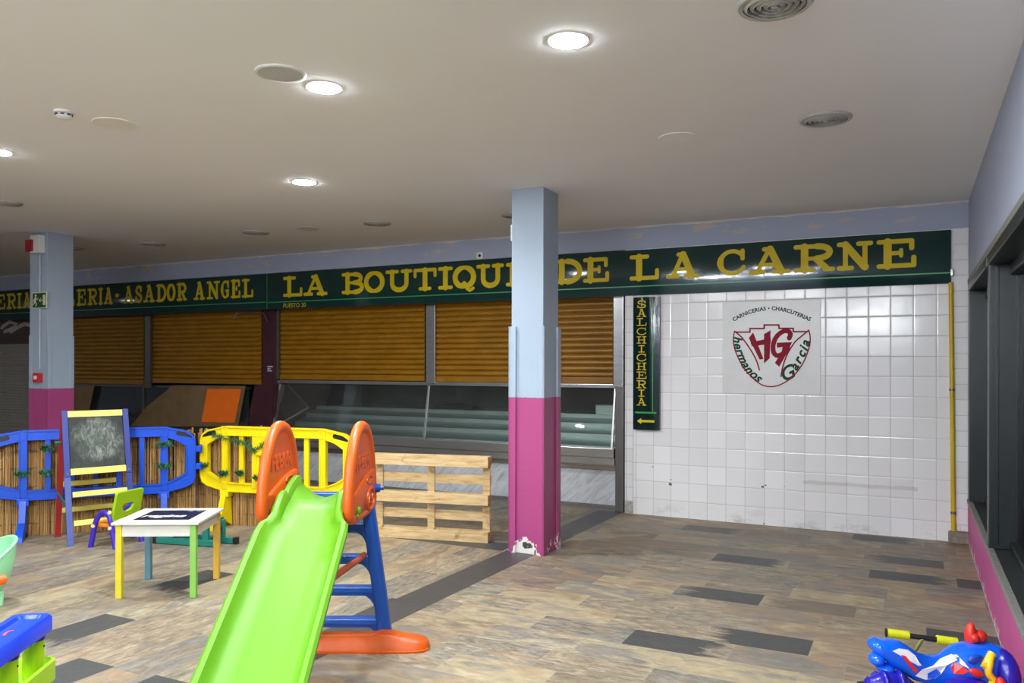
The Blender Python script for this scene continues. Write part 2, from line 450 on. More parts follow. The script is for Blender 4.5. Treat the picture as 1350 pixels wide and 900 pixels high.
def m_marble():
    t = NT('grey_veined_marble'); v = t.coord()
    m = t.mapping(v, (1, 1, 1), rot=(0, math.radians(42), 0))
    n = t.noise(t.mapping(m, (1.0, 1, 5)), 2.4, 7, .68, 1.4); n2 = t.noise(v, 30, 4)
    col = t.ramp(n, [(.28, lin((150, 154, 160))), (.42, lin((196, 198, 202))), (.55, lin((216, 217, 220))), (.7, lin((226, 226, 228)))])
    col = t.mix(t.math('MULTIPLY', n2, .25), col, lin((150, 152, 156)))
    t.bsdf(col, .3, 0, .5); return t.m

def m_steel(name, c, rough, scale=(1, 1, 40)):
    t = NT(name); v = t.coord(); n = t.noise(t.mapping(v, scale), 6, 4)
    t.bsdf(t.mix(n, lin(tuple(x * .85 for x in c)), lin(c)), t.math('ADD', rough, t.math('MULTIPLY', n, .10)), .85, .5, t.bump(t.noise(v, 1.2, 2), .06, .02)); return t.m

def m_shutter():
    t = NT('ochre_shutter_paint'); v = t.coord()
    n = t.noise(t.mapping(v, (1.2, 1, 3)), 3.5, 5, .6); sp = t.noise(v, 26, 4, .7)
    col = t.ramp(n, [(.3, lin((132, 88, 8))), (.6, lin((150, 102, 14))), (.8, lin((160, 114, 34)))])
    col = t.mix(t.math('MULTIPLY', t.math('GREATER_THAN', sp, .70), .7), col, lin((92, 60, 22)))
    t.bsdf(col, .36, 0, .5, t.bump(n, .08, .01)); return t.m

def m_glass(name, tint=(1, 1, 1, 1), refl=1.0, rough=.0, dust=0.0):
    t = NT(name)
    tr = t.n('ShaderNodeBsdfTransparent'); tr.inputs[0].default_value = tint
    gl = t.n('ShaderNodeBsdfGlossy'); gl.inputs['Roughness'].default_value = rough
    fr = t.n('ShaderNodeFresnel'); fr.inputs[0].default_value = 1.55
    mx = t.n('ShaderNodeMixShader'); t.l(t.math('MULTIPLY', fr.outputs[0], refl, clamp=True), mx.inputs[0])
    t.l(tr.outputs[0], mx.inputs[1]); t.l(gl.outputs[0], mx.inputs[2])
    last = mx.outputs[0]
    if dust:
        df = t.n('ShaderNodeBsdfDiffuse'); df.inputs[0].default_value = lin((170, 175, 172))
        m2 = t.n('ShaderNodeMixShader'); t.l(t.math('MULTIPLY', t.noise(t.coord(), 2.5, 5), dust), m2.inputs[0])
        t.l(last, m2.inputs[1]); t.l(df.outputs[0], m2.inputs[2]); last = m2.outputs[0]
    t.l(last, t.out.inputs[0]); return t.m

def m_emit(name, c, s):
    t = NT(name); e = t.n('ShaderNodeEmission'); e.inputs[0].default_value = c; e.inputs[1].default_value = s
    t.l(e.outputs[0], t.out.inputs[0]); return t.m

def m_reed():
    t = NT('dried_reed'); v = t.coord(); s = t.sep(v)
    n = t.noise(t.mapping(v, (60, 60, 2.2)), 2, 5, .65); b = t.noise(t.mapping(v, (90, 90, 1)), 1.2, 2)
    col = t.ramp(t.math('ADD', t.math('MULTIPLY', n, .6), t.math('MULTIPLY', b, .45)), [(.33, lin((98, 68, 38))), (.5, lin((158, 118, 68))), (.62, lin((186, 148, 92))), (.75, lin((206, 172, 118)))])
    t.bsdf(col, .65, 0, .3, t.bump(n, .4, .004)); return t.m

def m_wood():
    t = NT('raw_pine'); v = t.coord()
    n = t.noise(t.mapping(v, (3, 9, 26)), 1.6, 5, .6, .7); st = t.noise(v, 5.5, 5, .65)
    col = t.ramp(n, [(.3, lin((172, 140, 94))), (.5, lin((200, 170, 122))), (.7, lin((212, 188, 144)))])
    col = t.mix(t.math('MULTIPLY', t.math('MULTIPLY', t.math('SUBTRACT', st, .60), 7.0, clamp=True), .65), col, lin((96, 76, 52)))
    t.bsdf(col, .7, 0, .25, t.bump(n, .2, .004)); return t.m

def m_chalkboard():
    t = NT('chalk_smeared_blackboard'); v = t.coord(); s = t.sep(v)
    n = t.noise(t.mapping(v, (3, 3, 1.3)), 7.5, 8, .8, 1.0); c = t.noise(v, 3.0, 2)
    smear = t.math('MULTIPLY', t.math('MULTIPLY', t.math('SUBTRACT', n, .46), 4.5, clamp=True), t.math('MULTIPLY', t.math('SUBTRACT', c, .36), 4.0, clamp=True))
    ex = t.math('DIVIDE', s[0], .235); ez = t.math('DIVIDE', t.math('SUBTRACT', s[2], .955), .20)
    msk = t.math('SUBTRACT', 1.15, t.math('ADD', t.math('MULTIPLY', ex, ex), t.math('MULTIPLY', ez, ez)), clamp=True)
    smear = t.math('MULTIPLY', smear, t.math('ADD', .12, t.math('MULTIPLY', msk, 1.3)), clamp=True)
    haze = t.math('MULTIPLY', t.math('MULTIPLY', t.math('SUBTRACT', c, .2, clamp=True), .9), t.math('ADD', .15, msk), clamp=True)
    col = t.mix(haze, lin((44, 46, 46)), lin((112, 120, 110)))
    col = t.mix(t.math('MULTIPLY', smear, .85), col, lin((176, 186, 172)))
    t.bsdf(col, .7, 0, .3); return t.m

def m_sky_dark():
    w = bpy.data.worlds.new('night'); SC.world = w; w.use_nodes = True
    b = w.node_tree.nodes['Background']; b.inputs[0].default_value = (.05, .055, .06, 1); b.inputs[1].default_value = .1
m_sky_dark()

FLOOR, SLATE, CEILM, LAV = m_floor(), m_slate(), m_ceiling(), m_lavender()
TILE = m_tile('white_wall_tile', -2.3877, .2, .1829, .1982)
TILE_L = m_tile('narrow_white_tile_left', -2.9, .4, .15, .146, False)
TILE_R = m_tile('narrow_white_tile_right', .30, .4, .17, .148, False)
COLM, PINK, GREEN, MARBLE = m_column(), m_pinkwall(), m_green_sign(), m_marble()
STEEL = m_steel('brushed_steel', (206, 206, 206), .20, (.6, .6, 6)); STEEL_D = m_steel('dull_dark_steel', (130, 126, 124), .35, (6, .6, .6))
SHUT = m_shutter(); GLASS = m_glass('window_glass', (.82, .86, .86, 1)); CASEGLASS = m_glass('case_glass', (.93, .96, .95, 1), .3, .02, .06)
YEL = plain('sign_yellow', (210, 184, 22), .5, spec=.25, var=.06); LINE = plain('sign_line_green', (62, 150, 76), .35)
FRAME = plain('dark_green_frame_paint', (9, 19, 20), .35, var=.2, scale=14, bump=.05)
SILLM = plain('dark_worn_sill', (38, 42, 42), .45, var=.3, scale=18, bump=.1)
SILLE = plain('grey_sill_edge', (128, 126, 120), .6, var=.15, scale=30)
MAROON = plain('maroon_panel', (66, 32, 40), .4, var=.15); MAROON_L = plain('maroon_band', (74, 50, 50), .5, var=.15)
DARKW = plain('dark_stall_wall', (60, 60, 60), .7, var=.3, scale=1.5)
GREYT = plain('grey_threshold_stone', (118, 114, 108), .5, var=.18, scale=14)
BEIGE_SH = plain('beige_shutter_paint', (150, 144, 134), .5, var=.08)
BLACKM = plain('black_plastic', (22, 22, 24), .45)
WHITE = plain('white_plastic', (226, 226, 222), .4, var=.04)
GREYP = plain('grey_vent_paint', (176, 176, 172), .4, var=.08)
GREYD = plain('dark_vent_gap', (70, 70, 68), .6)
RED = plain('red_plastic', (190, 36, 36), .35, var=.06)

# ================================================================== FLOOR (each plank a face, tone per face)
def build_floor():
    bm = BM(); uv = bm.loops.layers.uv.new('UVMap'); tuv = bm.loops.layers.uv.new('TileUV')
    tone = bm.loops.layers.float_color.new('tone')
    SK = .0151
    rgt = lambda y: -3.077 + SK * y
    lft = lambda y: -3.3798 + SK * y
    def tile(P, along, u01, dark, r1, r2):
        f = bm.faces.new([bm.verts.new((p[0], p[1], 0)) for p in P]); f.material_index = 0
        ou, ov = R.random() * 60, R.random() * 60
        for lp, tt in zip(f.loops, u01):
            p = lp.vert.co
            a, b = (p.x, p.y) if along == 'x' else (p.y, p.x)
            lp[uv].uv = (a + ou, b + ov); lp[tuv].uv = tt; lp[tone] = (r1, r2, dark, 1)
    # dark planks: (pixel on the plank, sharp end: 'l'/'r' in x or 'f'/'n' in y, length of dark)
    def P4(ox, oy, k, pts): return [fl(ox + a / k, oy + b / k) for a, b in pts]
    z1 = (700, 680, 4.5); z2 = (960, 700, 4.5); z4 = (40, 720, 4.5)
    darks = [('l', P4(*z1, [(530, 758), (615, 680), (700, 735)]), 1), ('l', P4(*z1, [(1065, 258), (1110, 225), (1200, 252)]), 1), ('l', P4(*z1, [(882, 82), (915, 58), (990, 80)]), .8),
             ('r', P4(*z2, [(180, 443), (213, 383), (100, 400)]), 1), ('r', P4(*z2, [(470, 750), (503, 665), (350, 680)]), 1),
             ('l', P4(*z2, [(800, 275), (820, 232), (900, 265)]), 1), ('r', P4(*z2, [(1285, 238), (1280, 195), (1200, 210)]), .9),
             ('l', P4(*z2, [(1305, 335), (1310, 290), (1345, 320)]), 1), ('l', P4(*z2, [(1172, 625), (1175, 592), (1260, 620)]), 1),
             ('l', P4(*z2, [(730, 60), (740, 25), (820, 50)]), .9), ('r', P4(*z2, [(740, 520), (748, 455), (660, 480)]), .55)]
    rows = {}
    pitch = .29; y0 = 4.62
    for side, pts, amt in darks:
        row = math.floor((pts[2].y - y0) / pitch); rows.setdefault(row, []).append((((pts[0].x + pts[1].x) / 2), side, amt))
    LEN = .62
    for row in range(-34, 15):
        ya = y0 + row * pitch; yb = ya + pitch
        if yb > D + .02: yb = D + .02
        if ya >= D: break
        off = rows[row][0][0] % LEN if row in rows else R.random() * LEN
        x = math.floor((-6 - off) / LEN) * LEN + off
        while x < .7:
            xa, xb = x, x + LEN
            x += LEN
            if xb <= rgt(ya) + .01: continue
            dark = 0; flip = False
            for sx, side, amt in rows.get(row, ()):
                if side == 'l' and abs(sx - xa) < .16: dark, flip = amt, False
                if side == 'r' and abs(sx - xb) < .16: dark, flip = amt, True
            c = lambda xx, yy: (max(xx, rgt(yy)), yy)
            P = [c(xa, ya), c(xb, ya), c(xb, yb), c(xa, yb)]
            g = [(0, 0), (1, 0), (1, 1), (0, 1)]
            if flip: g = [(1 - q[0], q[1]) for q in g]
            tile(P, 'x', g, dark, R.random(), R.random())
    # left field: planks run along y; a slate cross band at the column
    cross = (6.44, 6.74)
    ld = [P4(*z4, [(420, 395), (600, 428), (400, 450)]), P4(*z4, [(280, 657), (490, 710), (300, 720)]), P4(*z4, [(1060, 135), (1110, 150), (1010, 185)])]
    ldx = {}
    for pts in ld: ldx.setdefault(math.floor((pts[2].x + 3.35) / .3), []).append((pts[0].y + pts[1].y) / 2)
    for (Ya, Yb) in ((-5.0, cross[0]), (cross[1], D + .02)):
        for ci in range(-70, 1):
            xa = -3.35 + ci * .3; xb = xa + .3
            ends = ldx.get(ci, ()); off = ends[0] % LEN if ends else R.random() * LEN
            y = math.floor((Ya - off) / LEN) * LEN + off
            while y < Yb:
                a, b = max(y, Ya), min(y + LEN, Yb); y += LEN
                if b <= a: continue
                dark = 1 if any(abs(e - b) < .16 for e in ends) else 0
                if not ends and R.random() < .018: dark = 1
                c = lambda xx, yy: (min(xx, lft(yy)), yy)
                if xa > lft(a): continue
                tile([c(xa, a), c(xb, a), c(xb, b), c(xa, b)], 'y', [(1, 0), (1, 1), (0, 1), (0, 0)], dark, R.random(), R.random())
    # slate stripe and its cross band
    def slate(P):
        f = bm.faces.new([bm.verts.new((p[0], p[1], 0)) for p in P]); f.material_index = 1
    ys = [-5.0] + [4.792 + .622 * k for k in range(-15, 7)]
    ys = [y for y in ys if y < D + .02] + [D + .02]
    gap = .003
    for a, b in zip(ys, ys[1:]):
        slate([(lft(a), a + gap), (rgt(a), a + gap), (rgt(b), b), (lft(b), b)])
    x = -24.4
    while x < lft(6.6) - .05:
        xb = min(x + .62, lft(6.6)); slate([(x + gap, cross[0]), (xb, cross[0]), (xb, cross[1]), (x + gap, cross[1])]); x += .62
    # pale joints show through from the bed below; grey stone inside the stalls
    def flat(x0, x1, ya, yb, z, mi):
        f = bm.faces.new([bm.verts.new(p) for p in ((x0, ya, z), (x1, ya, z), (x1, yb, z), (x0, yb, z))]); f.material_index = mi
    flat(-24.4, .8, -5, D + .02, -.004, 3)
    flat(-24.4, -2.92, D + .02, 11.2, -.001, 2)
    return struct('floor', bm, [FLOOR, SLATE, GREYT, SILLE])
build_floor()

# ================================================================== SHELL
bm = BM(); bx(bm, -24.4, .9, -5.2, 11.2, CEIL, CEIL + .1); struct('ceiling', bm, CEILM)
bm = BM(); bx(bm, -24.4, XR, -5.2, -5.0, 0, CEIL); struct('wall_front', bm, LAV)
bm = BM(); bx(bm, -24.4, -24.2, -5, 11.2, 0, CEIL); struct('wall_left', bm, LAV)
# back wall: tiled part plus the painted band over the signs, with chipped holes
bm = BM()
bx(bm, -2.92, .9, D, D + .2, 0, 2.985, 0, 0)
bx(bm, -24.4, .9, D, D + .2, 2.985, CEIL, 0, 1)
for px, py, r in ((883.5, 638, .022), (884.5, 632, .010), (1005.5, 641.5, .016), (1009, 639.5, .011), (860.5, 615, .010), (1034, 641, .007), (1007, 690, .010)):
    p = bw(px, py, D - .0015); vs = []
    for k in range(11):
        a = 2 * PI * k / 11; q = r * R.uniform(.6, 1.15); vs.append(bm.verts.new((p.x + q * math.cos(a), p.y, p.z + q * math.sin(a) * .8)))
    bm.faces.new(vs).material_index = 2
struct('wall_back', bm, [TILE, LAV, plain('bare_brick_chip', (112, 84, 70), .9)])
bm = BM(); bx(bm, -2.915, -2.822, D - .012, D, .14, 2.47); bx(bm, -2.915, -2.822, D - .008, D, .0, .14, 0, 1)
struct('trim_1', bm, [TILE_L, plain('worn_plaster_base', (172, 168, 160), .8, var=.3, scale=25)])
bm = BM(); bx(bm, .352, .472, D - .012, D, .16, 2.97); struct('trim_2', bm, TILE_R)
# rubble plinth under the pipe
bm = BM(); box(bm, (.405, D - .05, .055), (.19, .10, .11), None, .018); box(bm, (.36, D - .075, .075), (.10, .06, .03), .25, .012)
tag(obj('mortar_plinth', bm, plain('rough_mortar', (136, 126, 112), .9, var=.3, scale=20, bump=.6, bscale=25), smooth=True), 'rough grey mortar lump at the foot of the yellow pipe', 'plinth')
# right wall: pink dado, sill, window bay, upper wall
bm = BM(); bx(bm, XR, .66, -5, D, 0, .40); struct('wall_right', bm, PINK)
bm = BM(); bx(bm, XR, .66, -5, D, 2.477, CEIL); struct('wall_right.001', bm, LAV)
bm = BM(); bx(bm, XR - .012, XR + .03, -5, D, .385, .418, .004, 1); bx(bm, XR + .02, .70, -5, D, .388, .412)
struct('trim_3', bm, [SILLM, SILLE])
posts = [8.60, 6.44, 4.26, 2.08, -.10, -2.28, -4.46]
for i in range(6):
    y1, y0 = posts[i], posts[i + 1]
    fb = BM()
    if i == 0: bx(fb, XR, .645, y1 - .015, D, .412, 2.477, .004)
    bx(fb, XR - .002, .647, y0, y0 + .13, .412, 2.477, .006)                       # deep post
    bx(fb, .51, .535, y0 - .006, y0 + .02, .45, 2.36, .003)
    bx(fb, XR - .012, .66, y0 + .13, y1 + .0, 2.375, 2.477, .006)                   # head
    bx(fb, XR - .016, XR + .02, y0, y1, 2.44, 2.485, .004, 1)
    bx(fb, .60, .69, y0 + .13, y1, 2.30, 2.375, .006); bx(fb, .60, .69, y0 + .13, y1, .412, .47, .006)
    bx(fb, .637, .69, y1 - .016, y1, .47, 2.30, .002); bx(fb, .637, .69, y0 + .13, y0 + .16, .47, 2.30, .002)
    w = struct('window_%d' % (i + 1), fb, [FRAME, SILLE])
    gb = BM(); bx(gb, .645, .651, y0 + .15, y1 - .012, .46, 2.31); obj('pane', gb, GLASS, w)
# stall interiors
bm = BM(); bx(bm, -24.4, -2.7, 10.6, 10.8, 0, CEIL); struct('wall_stall', bm, DARKW)
bm = BM(); bx(bm, -2.90, -2.78, D + .2, 10.6, 0, CEIL); struct('wall_stall.001', bm, DARKW)
bm = BM(); bx(bm, -8.36, -8.26, 9.06, 10.6, 0, CEIL); struct('wall_stall.002', bm, MAROON)
bm = BM(); bx(bm, -13.55, -13.4, D + .12, 10.6, 0, CEIL); struct('wall_stall.003', bm, DARKW)

# ================================================================== COLUMNS
def column(x0, x1, y0, y1, g=.02):
    bm = BM(); bx(bm, x0, x1, y0, y1, 0, CEIL, .006)
    for cx, sx in ((x0, 1), (x1, -1)):                                   # corner guards up to 2.02 m
        for cy, sy in ((y0, 1), (y1, -1)):
            bx(bm, cx - sx * g, cx + sx * .05, cy - sy * g, cy, 0, 2.02, .003)
            bx(bm, cx - sx * g, cx, cy - sy * g, cy + sy * .05, 0, 2.02, .003)
    return bm
struct('support_column', column(-3.215, -2.904, 6.436, 6.77), COLM)
LC = bw(62.5, 304.5, 6.03)
struct('support_column.001', column(LC.x - .33, LC.x, 6.03, 6.36, .007), COLM)

# ================================================================== FASCIA SIGNS
SY = 8.70
def on_sign(y):
    return lambda x, z, d: Vector((x, y - .002 - d, z))
def words(o, groups, zrange, y, weight=1.0):
    for spec in groups:
        bm = BM(); letters(bm, spec, zrange, y, weight); obj('lettering', bm, YEL, o)
def letters(bm, spec, zrange, y, weight=1.0):
    for ch, a, b in spec:
        xa = bw(a, 380, y).x; xb = bw(b, 380, y).x
        slab_letter(bm, ch, xa, xb, zrange[0], zrange[1], on_sign(y), weight)
def sign(name, x0, x1, z0, z1, label, depth=.09):
    bm = BM(); bx(bm, x0, x1, SY, SY + depth - .055 + .03, z0, z1, .008)
    o = tag(obj(name, bm, GREEN, smooth=True), label, 'sign', 'fascia signs over the market stalls'); return o
XL = bw(350.7, 361, SY).x
ZT, ZB = 2.975, 2.462
s1 = sign('fascia_sign', XL + .01, .330, ZB, ZT, 'long dark green fascia sign with yellow LA BOUTIQUE DE LA CARNE lettering')
zl0 = bw(402, 391, SY).z; zl1 = bw(402, 363, SY).z
zr0 = bw(1180, 352, SY).z; zr1 = bw(1180, 315.5, SY).z
zc = ((zl0 + zr0) / 2, (zl1 + zr1) / 2)
words(s1, [[('L', 373.2, 398.7), ('A', 400, 431.9)], [('B', 450.5, 479.3), ('O', 481, 506), ('U', 508.3, 543.6), ('T', 545.3, 575.6), ('I', 577.6, 597), ('Q', 598, 626.5), ('U', 628, 664.4), ('E', 667, 697)],
           [('D', 731, 766.6), ('E', 768.7, 803)], [('L', 830, 868.8), ('A', 878, 922)], [('C', 946, 984), ('A', 987, 1042), ('R', 1046, 1101), ('N', 1103, 1151), ('E', 1155.4, 1208)]], zc, SY, 1.28)
bm = BM(); bx(bm, XL + .01, .328, SY - .0015, SY + .001, 2.558, 2.570); bx(bm, XL + .012, XL + .022, SY - .0015, SY + .001, 2.47, 2.97); obj('line', bm, LINE, s1)
bm = BM(); p = bw(388, 402.5, SY - .003)
font_mesh(bm, 'PUESTO 20', .085, Matrix.Translation(p) @ Matrix.Rotation(PI / 2, 4, 'X'))
obj('small_lettering', bm, YEL, s1)
bm = BM(); bx(bm, .325, .350, SY - .02, SY + .04, 2.53, 2.60, .006); obj('end_clip', bm, STEEL, s1)
X2 = bw(44, 385, SY).x
s2 = sign('fascia_sign.001', X2 + .008, XL - .008, ZB, ZT, 'dark green fascia sign with smaller yellow ASADOR ANGEL lettering above the left stall')
za = bw(264, 395, SY).z; zb = bw(264, 371.5, SY).z
words(s2, [[('O', 66, 77), ('L', 79, 88), ('L', 89.5, 98.5), ('E', 101, 113.5), ('R', 115.5, 128.5), ('I', 130, 136), ('A', 137, 149)], [('-', 152, 157)], [('A', 162.5, 176.5), ('S', 178, 188), ('A', 189, 204.5), ('D', 206, 219), ('O', 220.5, 231), ('R', 233, 246.5)],
           [('A', 255.5, 270.5), ('N', 272.5, 290), ('G', 291.5, 302.5), ('E', 304.5, 317), ('L', 319, 334)]], (za, zb), SY, 1.05)
bm = BM(); bx(bm, X2 + .01, XL - .01, SY - .0015, SY + .001, 2.566, 2.578); obj('line', bm, LINE, s2)
s3 = sign('fascia_sign.002', -18.5, X2 - .008, ZB, ZT, 'dark green fascia sign ending in yellow ERIA letters at the far left behind the column')
words(s3, [[('R', -20, -9), ('E', -7, 7), ('R', 9, 21.5), ('I', 22.5, 29), ('A', 29.5, 41.5)]], (za, zb), SY, 1.05)
bm = BM(); bx(bm, -18.4, X2 - .01, SY - .0015, SY + .001, 2.566, 2.578); obj('line', bm, LINE, s3)

# vertical sign
VY = 8.69
a = bw(835, 392, VY); b = bw(869.3, 567, VY)
bm = BM(); n = 9; prof = []
for k in range(n):                                                       # bowed sheet-metal face
    t_ = k / (n - 1); prof.append((a.x + (b.x - a.x) * t_, VY - .018 * math.sin(PI * t_)))
front = [[(x, y, z) for x, y in prof] for z in (b.z, a.z)]
loft(bm, front, cap=False, closed=False)
back = [(prof[-1][0], D - .002), (prof[0][0], D - .002)]
loop = prof + back
prism(bm, [(x, y, b.z) for x, y in loop], (0, 0, a.z - b.z))
vs_ = tag(obj('hanging_sign', bm, GREEN, smooth=True, angle=30), 'narrow vertical dark green sign with yellow SALCHICHERIA lettering and arrow', 'sign')
bm = BM(); cx = bw(846.5, 450, VY).x
def vz(zy): return bw(850, 370 + zy / 3.75, VY).z
half = (bw(853, 450, VY).x - bw(840, 450, VY).x) / 2
for ch, t0, t1 in zip('SALCHICHERIA', (97, 140, 185, 232, 275, 319, 360, 405, 449, 492, 538, 579), (135, 178, 222, 268, 310, 354, 398, 441, 484, 531, 572, 616)):
    hw = half * (.62 if ch == 'I' else 1)
    slab_letter(bm, ch, cx - hw, cx + hw, vz(t1), vz(t0), lambda x, z, d: Vector((x, VY - .0215 - d, z)), .85)
obj('lettering', bm, YEL, vs_); bm = BM()
az = vz(693); xa = bw(840.5, 555, VY).x; xb = bw(863.5, 555, VY).x
vv = [bm.verts.new((x, VY - .0215, z)) for x, z in ((xa, az), (xa + .05, az + .034), (xa + .05, az + .013), (xb, az + .013), (xb, az - .013), (xa + .05, az - .013), (xa + .05, az - .034))]
bm.faces.new(vv); obj('arrow', bm, YEL, vs_)
bm = BM(); xg = bw(861, 450, VY).x
bx(bm, xg - .005, xg + .005, VY - .021, VY - .0, vz(650), vz(95)); bx(bm, bw(838, 545, VY).x, bw(866, 545, VY).x, VY - .021, VY - .0, vz(655), vz(647)); obj('line', bm, LINE, vs_)

# logo panel
PY = 8.724
def lg(zx, zy): 
    p = bw(940 + zx / 5.295, 370 + zy / 5.295, PY); return (p.x, p.z)
c0 = lg(65, 785); c1 = lg(752, 127)
bm = BM(); bx(bm, c0[0], c1[0], PY, D - .001, c0[1], c1[1], .003)
lp = tag(obj('logo_panel', bm, plain('pale_acrylic_panel', (214, 213, 211), .3, var=.03)), 'square white acrylic sign with red HG shield emblem on the tiled wall', 'sign')
WINE = plain('logo_wine_red', (140, 26, 44), .6, spec=.15, var=.05); LGREEN = plain('logo_green', (8, 76, 46), .6, spec=.15, var=.05)
to = lambda x, z, d: Vector((x, PY - .0012 - d, z))
def lstroke(bm, pts, w): stroke(bm, [lg(*q) for q in pts], w * (c1[0] - c0[0]) / 690, to)
def lcurve(pts, n=10): return [(p.x, p.y) for p in smooth_path([(q[0], q[1], 0) for q in pts], n)]
bm = BM()
SK_ = [(160, 358), (258, 358), (258, 333), (357, 333), (357, 308), (460, 308), (460, 332), (560, 332), (560, 355), (660, 355)]
for q0_, q1_ in zip(SK_, SK_[1:]): lstroke(bm, [q0_, q1_], 11)
lstroke(bm, lcurve([(150, 352), (142, 420), (160, 500), (205, 590), (270, 672), (340, 725), (410, 738), (480, 720), (560, 665), (630, 570), (672, 460), (678, 390), (668, 345)]), 9)
lstroke(bm, lcurve([(150, 352), (200, 395), (255, 470), (300, 550), (324, 622)]), 10)
lstroke(bm, lcurve([(668, 345), (620, 385), (570, 430), (520, 510), (490, 590), (474, 668)]), 10)
_lp = [0]
def lpoly(pts):
    _lp[0] += 1
    f = bm.faces.new([bm.verts.new(to(*lg(*q), .0016 + .0003 * _lp[0])) for q in pts])
lpoly([(250, 400), (280, 360), (352, 545), (325, 550)])
lpoly([(356, 372), (402, 345), (396, 540), (356, 578)])
lpoly([(262, 430), (404, 398), (402, 440), (272, 458)])
lstroke(bm, lcurve([(532, 400), (540, 372), (520, 350), (480, 358), (440, 395), (420, 450), (424, 500), (450, 522), (492, 505), (520, 470)]), 34)
lpoly([(446, 432), (552, 428), (520, 500), (462, 600), (432, 572), (478, 500), (486, 462), (446, 466)])
obj('emblem', bm, WINE, lp)
bm = BM()
_adv = {}
def _width(s):
    cu = bpy.data.curves.new('measure', 'FONT'); cu.body = s; cu.size = 1
    o = bpy.data.objects.new('measure', cu); COL.objects.link(o)
    dg = bpy.context.evaluated_depsgraph_get(); dg.update(); me = bpy.data.meshes.new_from_object(o.evaluated_get(dg))
    xs = [v.co.x for v in me.vertices]; w = max(xs) - min(xs)
    bpy.data.objects.remove(o); bpy.data.curves.remove(cu); bpy.data.meshes.remove(me); return w
def advance(ch):
    if ch not in _adv: _adv[ch] = _width('H' + ch + 'H') - _width('HH') + .05 + (.12 if ch == 'G' else 0)
    return _adv[ch]
def arc_text(txt, pts, size, shear=0.0, off=0.0, flip=False):
    P = lcurve(pts, 12); cum = [0]
    for p, q in zip(P, P[1:]): cum.append(cum[-1] + math.hypot(q[0] - p[0], q[1] - p[1]))
    W = [advance(c) for c in txt]
    W0 = [{'I': .45, 'i': .45, 'r': .75, 'm': 1.5, 's': .85, '•': .7, ' ': .4, 'C': 1.1, 'G': 1.4, 'N': 1.12, 'H': 1.1, 'A': 1.08, 'R': 1.05, 'E': .92, 'S': .92, 'T': .92, 'U': 1.08}.get(c, 1) for c in txt]
    tot = sum(W); acc = 0
    for ch, w in zip(txt, W):
        s = (acc + w / 2) / tot * cum[-1]; acc += w
        i = max(k for k in range(len(cum) - 1) if cum[k] <= s + 1e-9)
        f = (s - cum[i]) / max(1e-6, cum[i + 1] - cum[i])
        x = P[i][0] + (P[i + 1][0] - P[i][0]) * f; y = P[i][1] + (P[i + 1][1] - P[i][1]) * f
        a = -math.atan2(P[i + 1][1] - P[i][1], P[i + 1][0] - P[i][0])
        if ch == ' ': continue
        X, Z = lg(x, y); k = size(ch) if callable(size) else size
        M = Matrix.Translation((X, PY - .0016, Z)) @ Matrix.Rotation(PI / 2, 4, 'X') @ Matrix.Rotation(a, 4, 'Z')
        font_mesh(bm, ch, k, M, shear, off)
arc_text('CARNICERIAS • CHARCUTERIAS', [(138, 275), (215, 235), (300, 206), (405, 193), (510, 207), (600, 238), (682, 272)], .056, 0, .0020)
obj('lettering', bm, LGREEN, lp); bm = BM()
arc_text('hermanos', [(168, 385), (172, 450), (205, 540), (250, 620), (330, 690)], .132, .28, .0045)
obj('lettering', bm, LGREEN, lp); bm = BM()
arc_text('Garcia', [(470, 672), (545, 632), (590, 560), (630, 480), (652, 412)], lambda c: .20 if c == 'G' else .130, .28, .0045)
obj('lettering', bm, LGREEN, lp)

# yellow gas pipe
bm = BM(); pa = bw(1253.5, 374, D - .03); pb = bw(1257, 703, D - .03)
tube(bm, [(pb.x, pb.y, .1), (pa.x, pa.y, 2.47)], .021, 14)
gp = tag(obj('gas_pipe', bm, plain('pipe_yellow', (206, 172, 30), .4, var=.08), smooth=True), 'thin yellow gas pipe running down the right end of the tiled wall', 'pipe')
for z in (.28, 1.45):
    bm = BM(); q = pb.lerp(pa, (z - .1) / 2.37); tube(bm, [(q.x, q.y, z - .012), (q.x, q.y, z + .012)], .025, 14); bx(bm, q.x - .012, q.x + .012, q.y, D, z - .01, z + .01)
    obj('pipe_clip', bm, STEEL_D, gp, smooth=True)

# small wall socket above the sign
bm = BM(); q = bw(632.5, 337, D - .01); bx(bm, q.x - .045, q.x + .045, D - .02, D, q.z - .045, q.z + .045, .008)
so = tag(obj('wall_socket', bm, WHITE), 'small white square wall socket on the lavender band above the long sign', 'socket')
bm = BM(); lathe(bm, [(0, .003), (.018, .003), (.02, 0)], (q.x, D - .02, q.z), 16, rot=Matrix.Rotation(PI / 2, 3, 'X')); obj('socket_hole', bm, BLACKM, so)

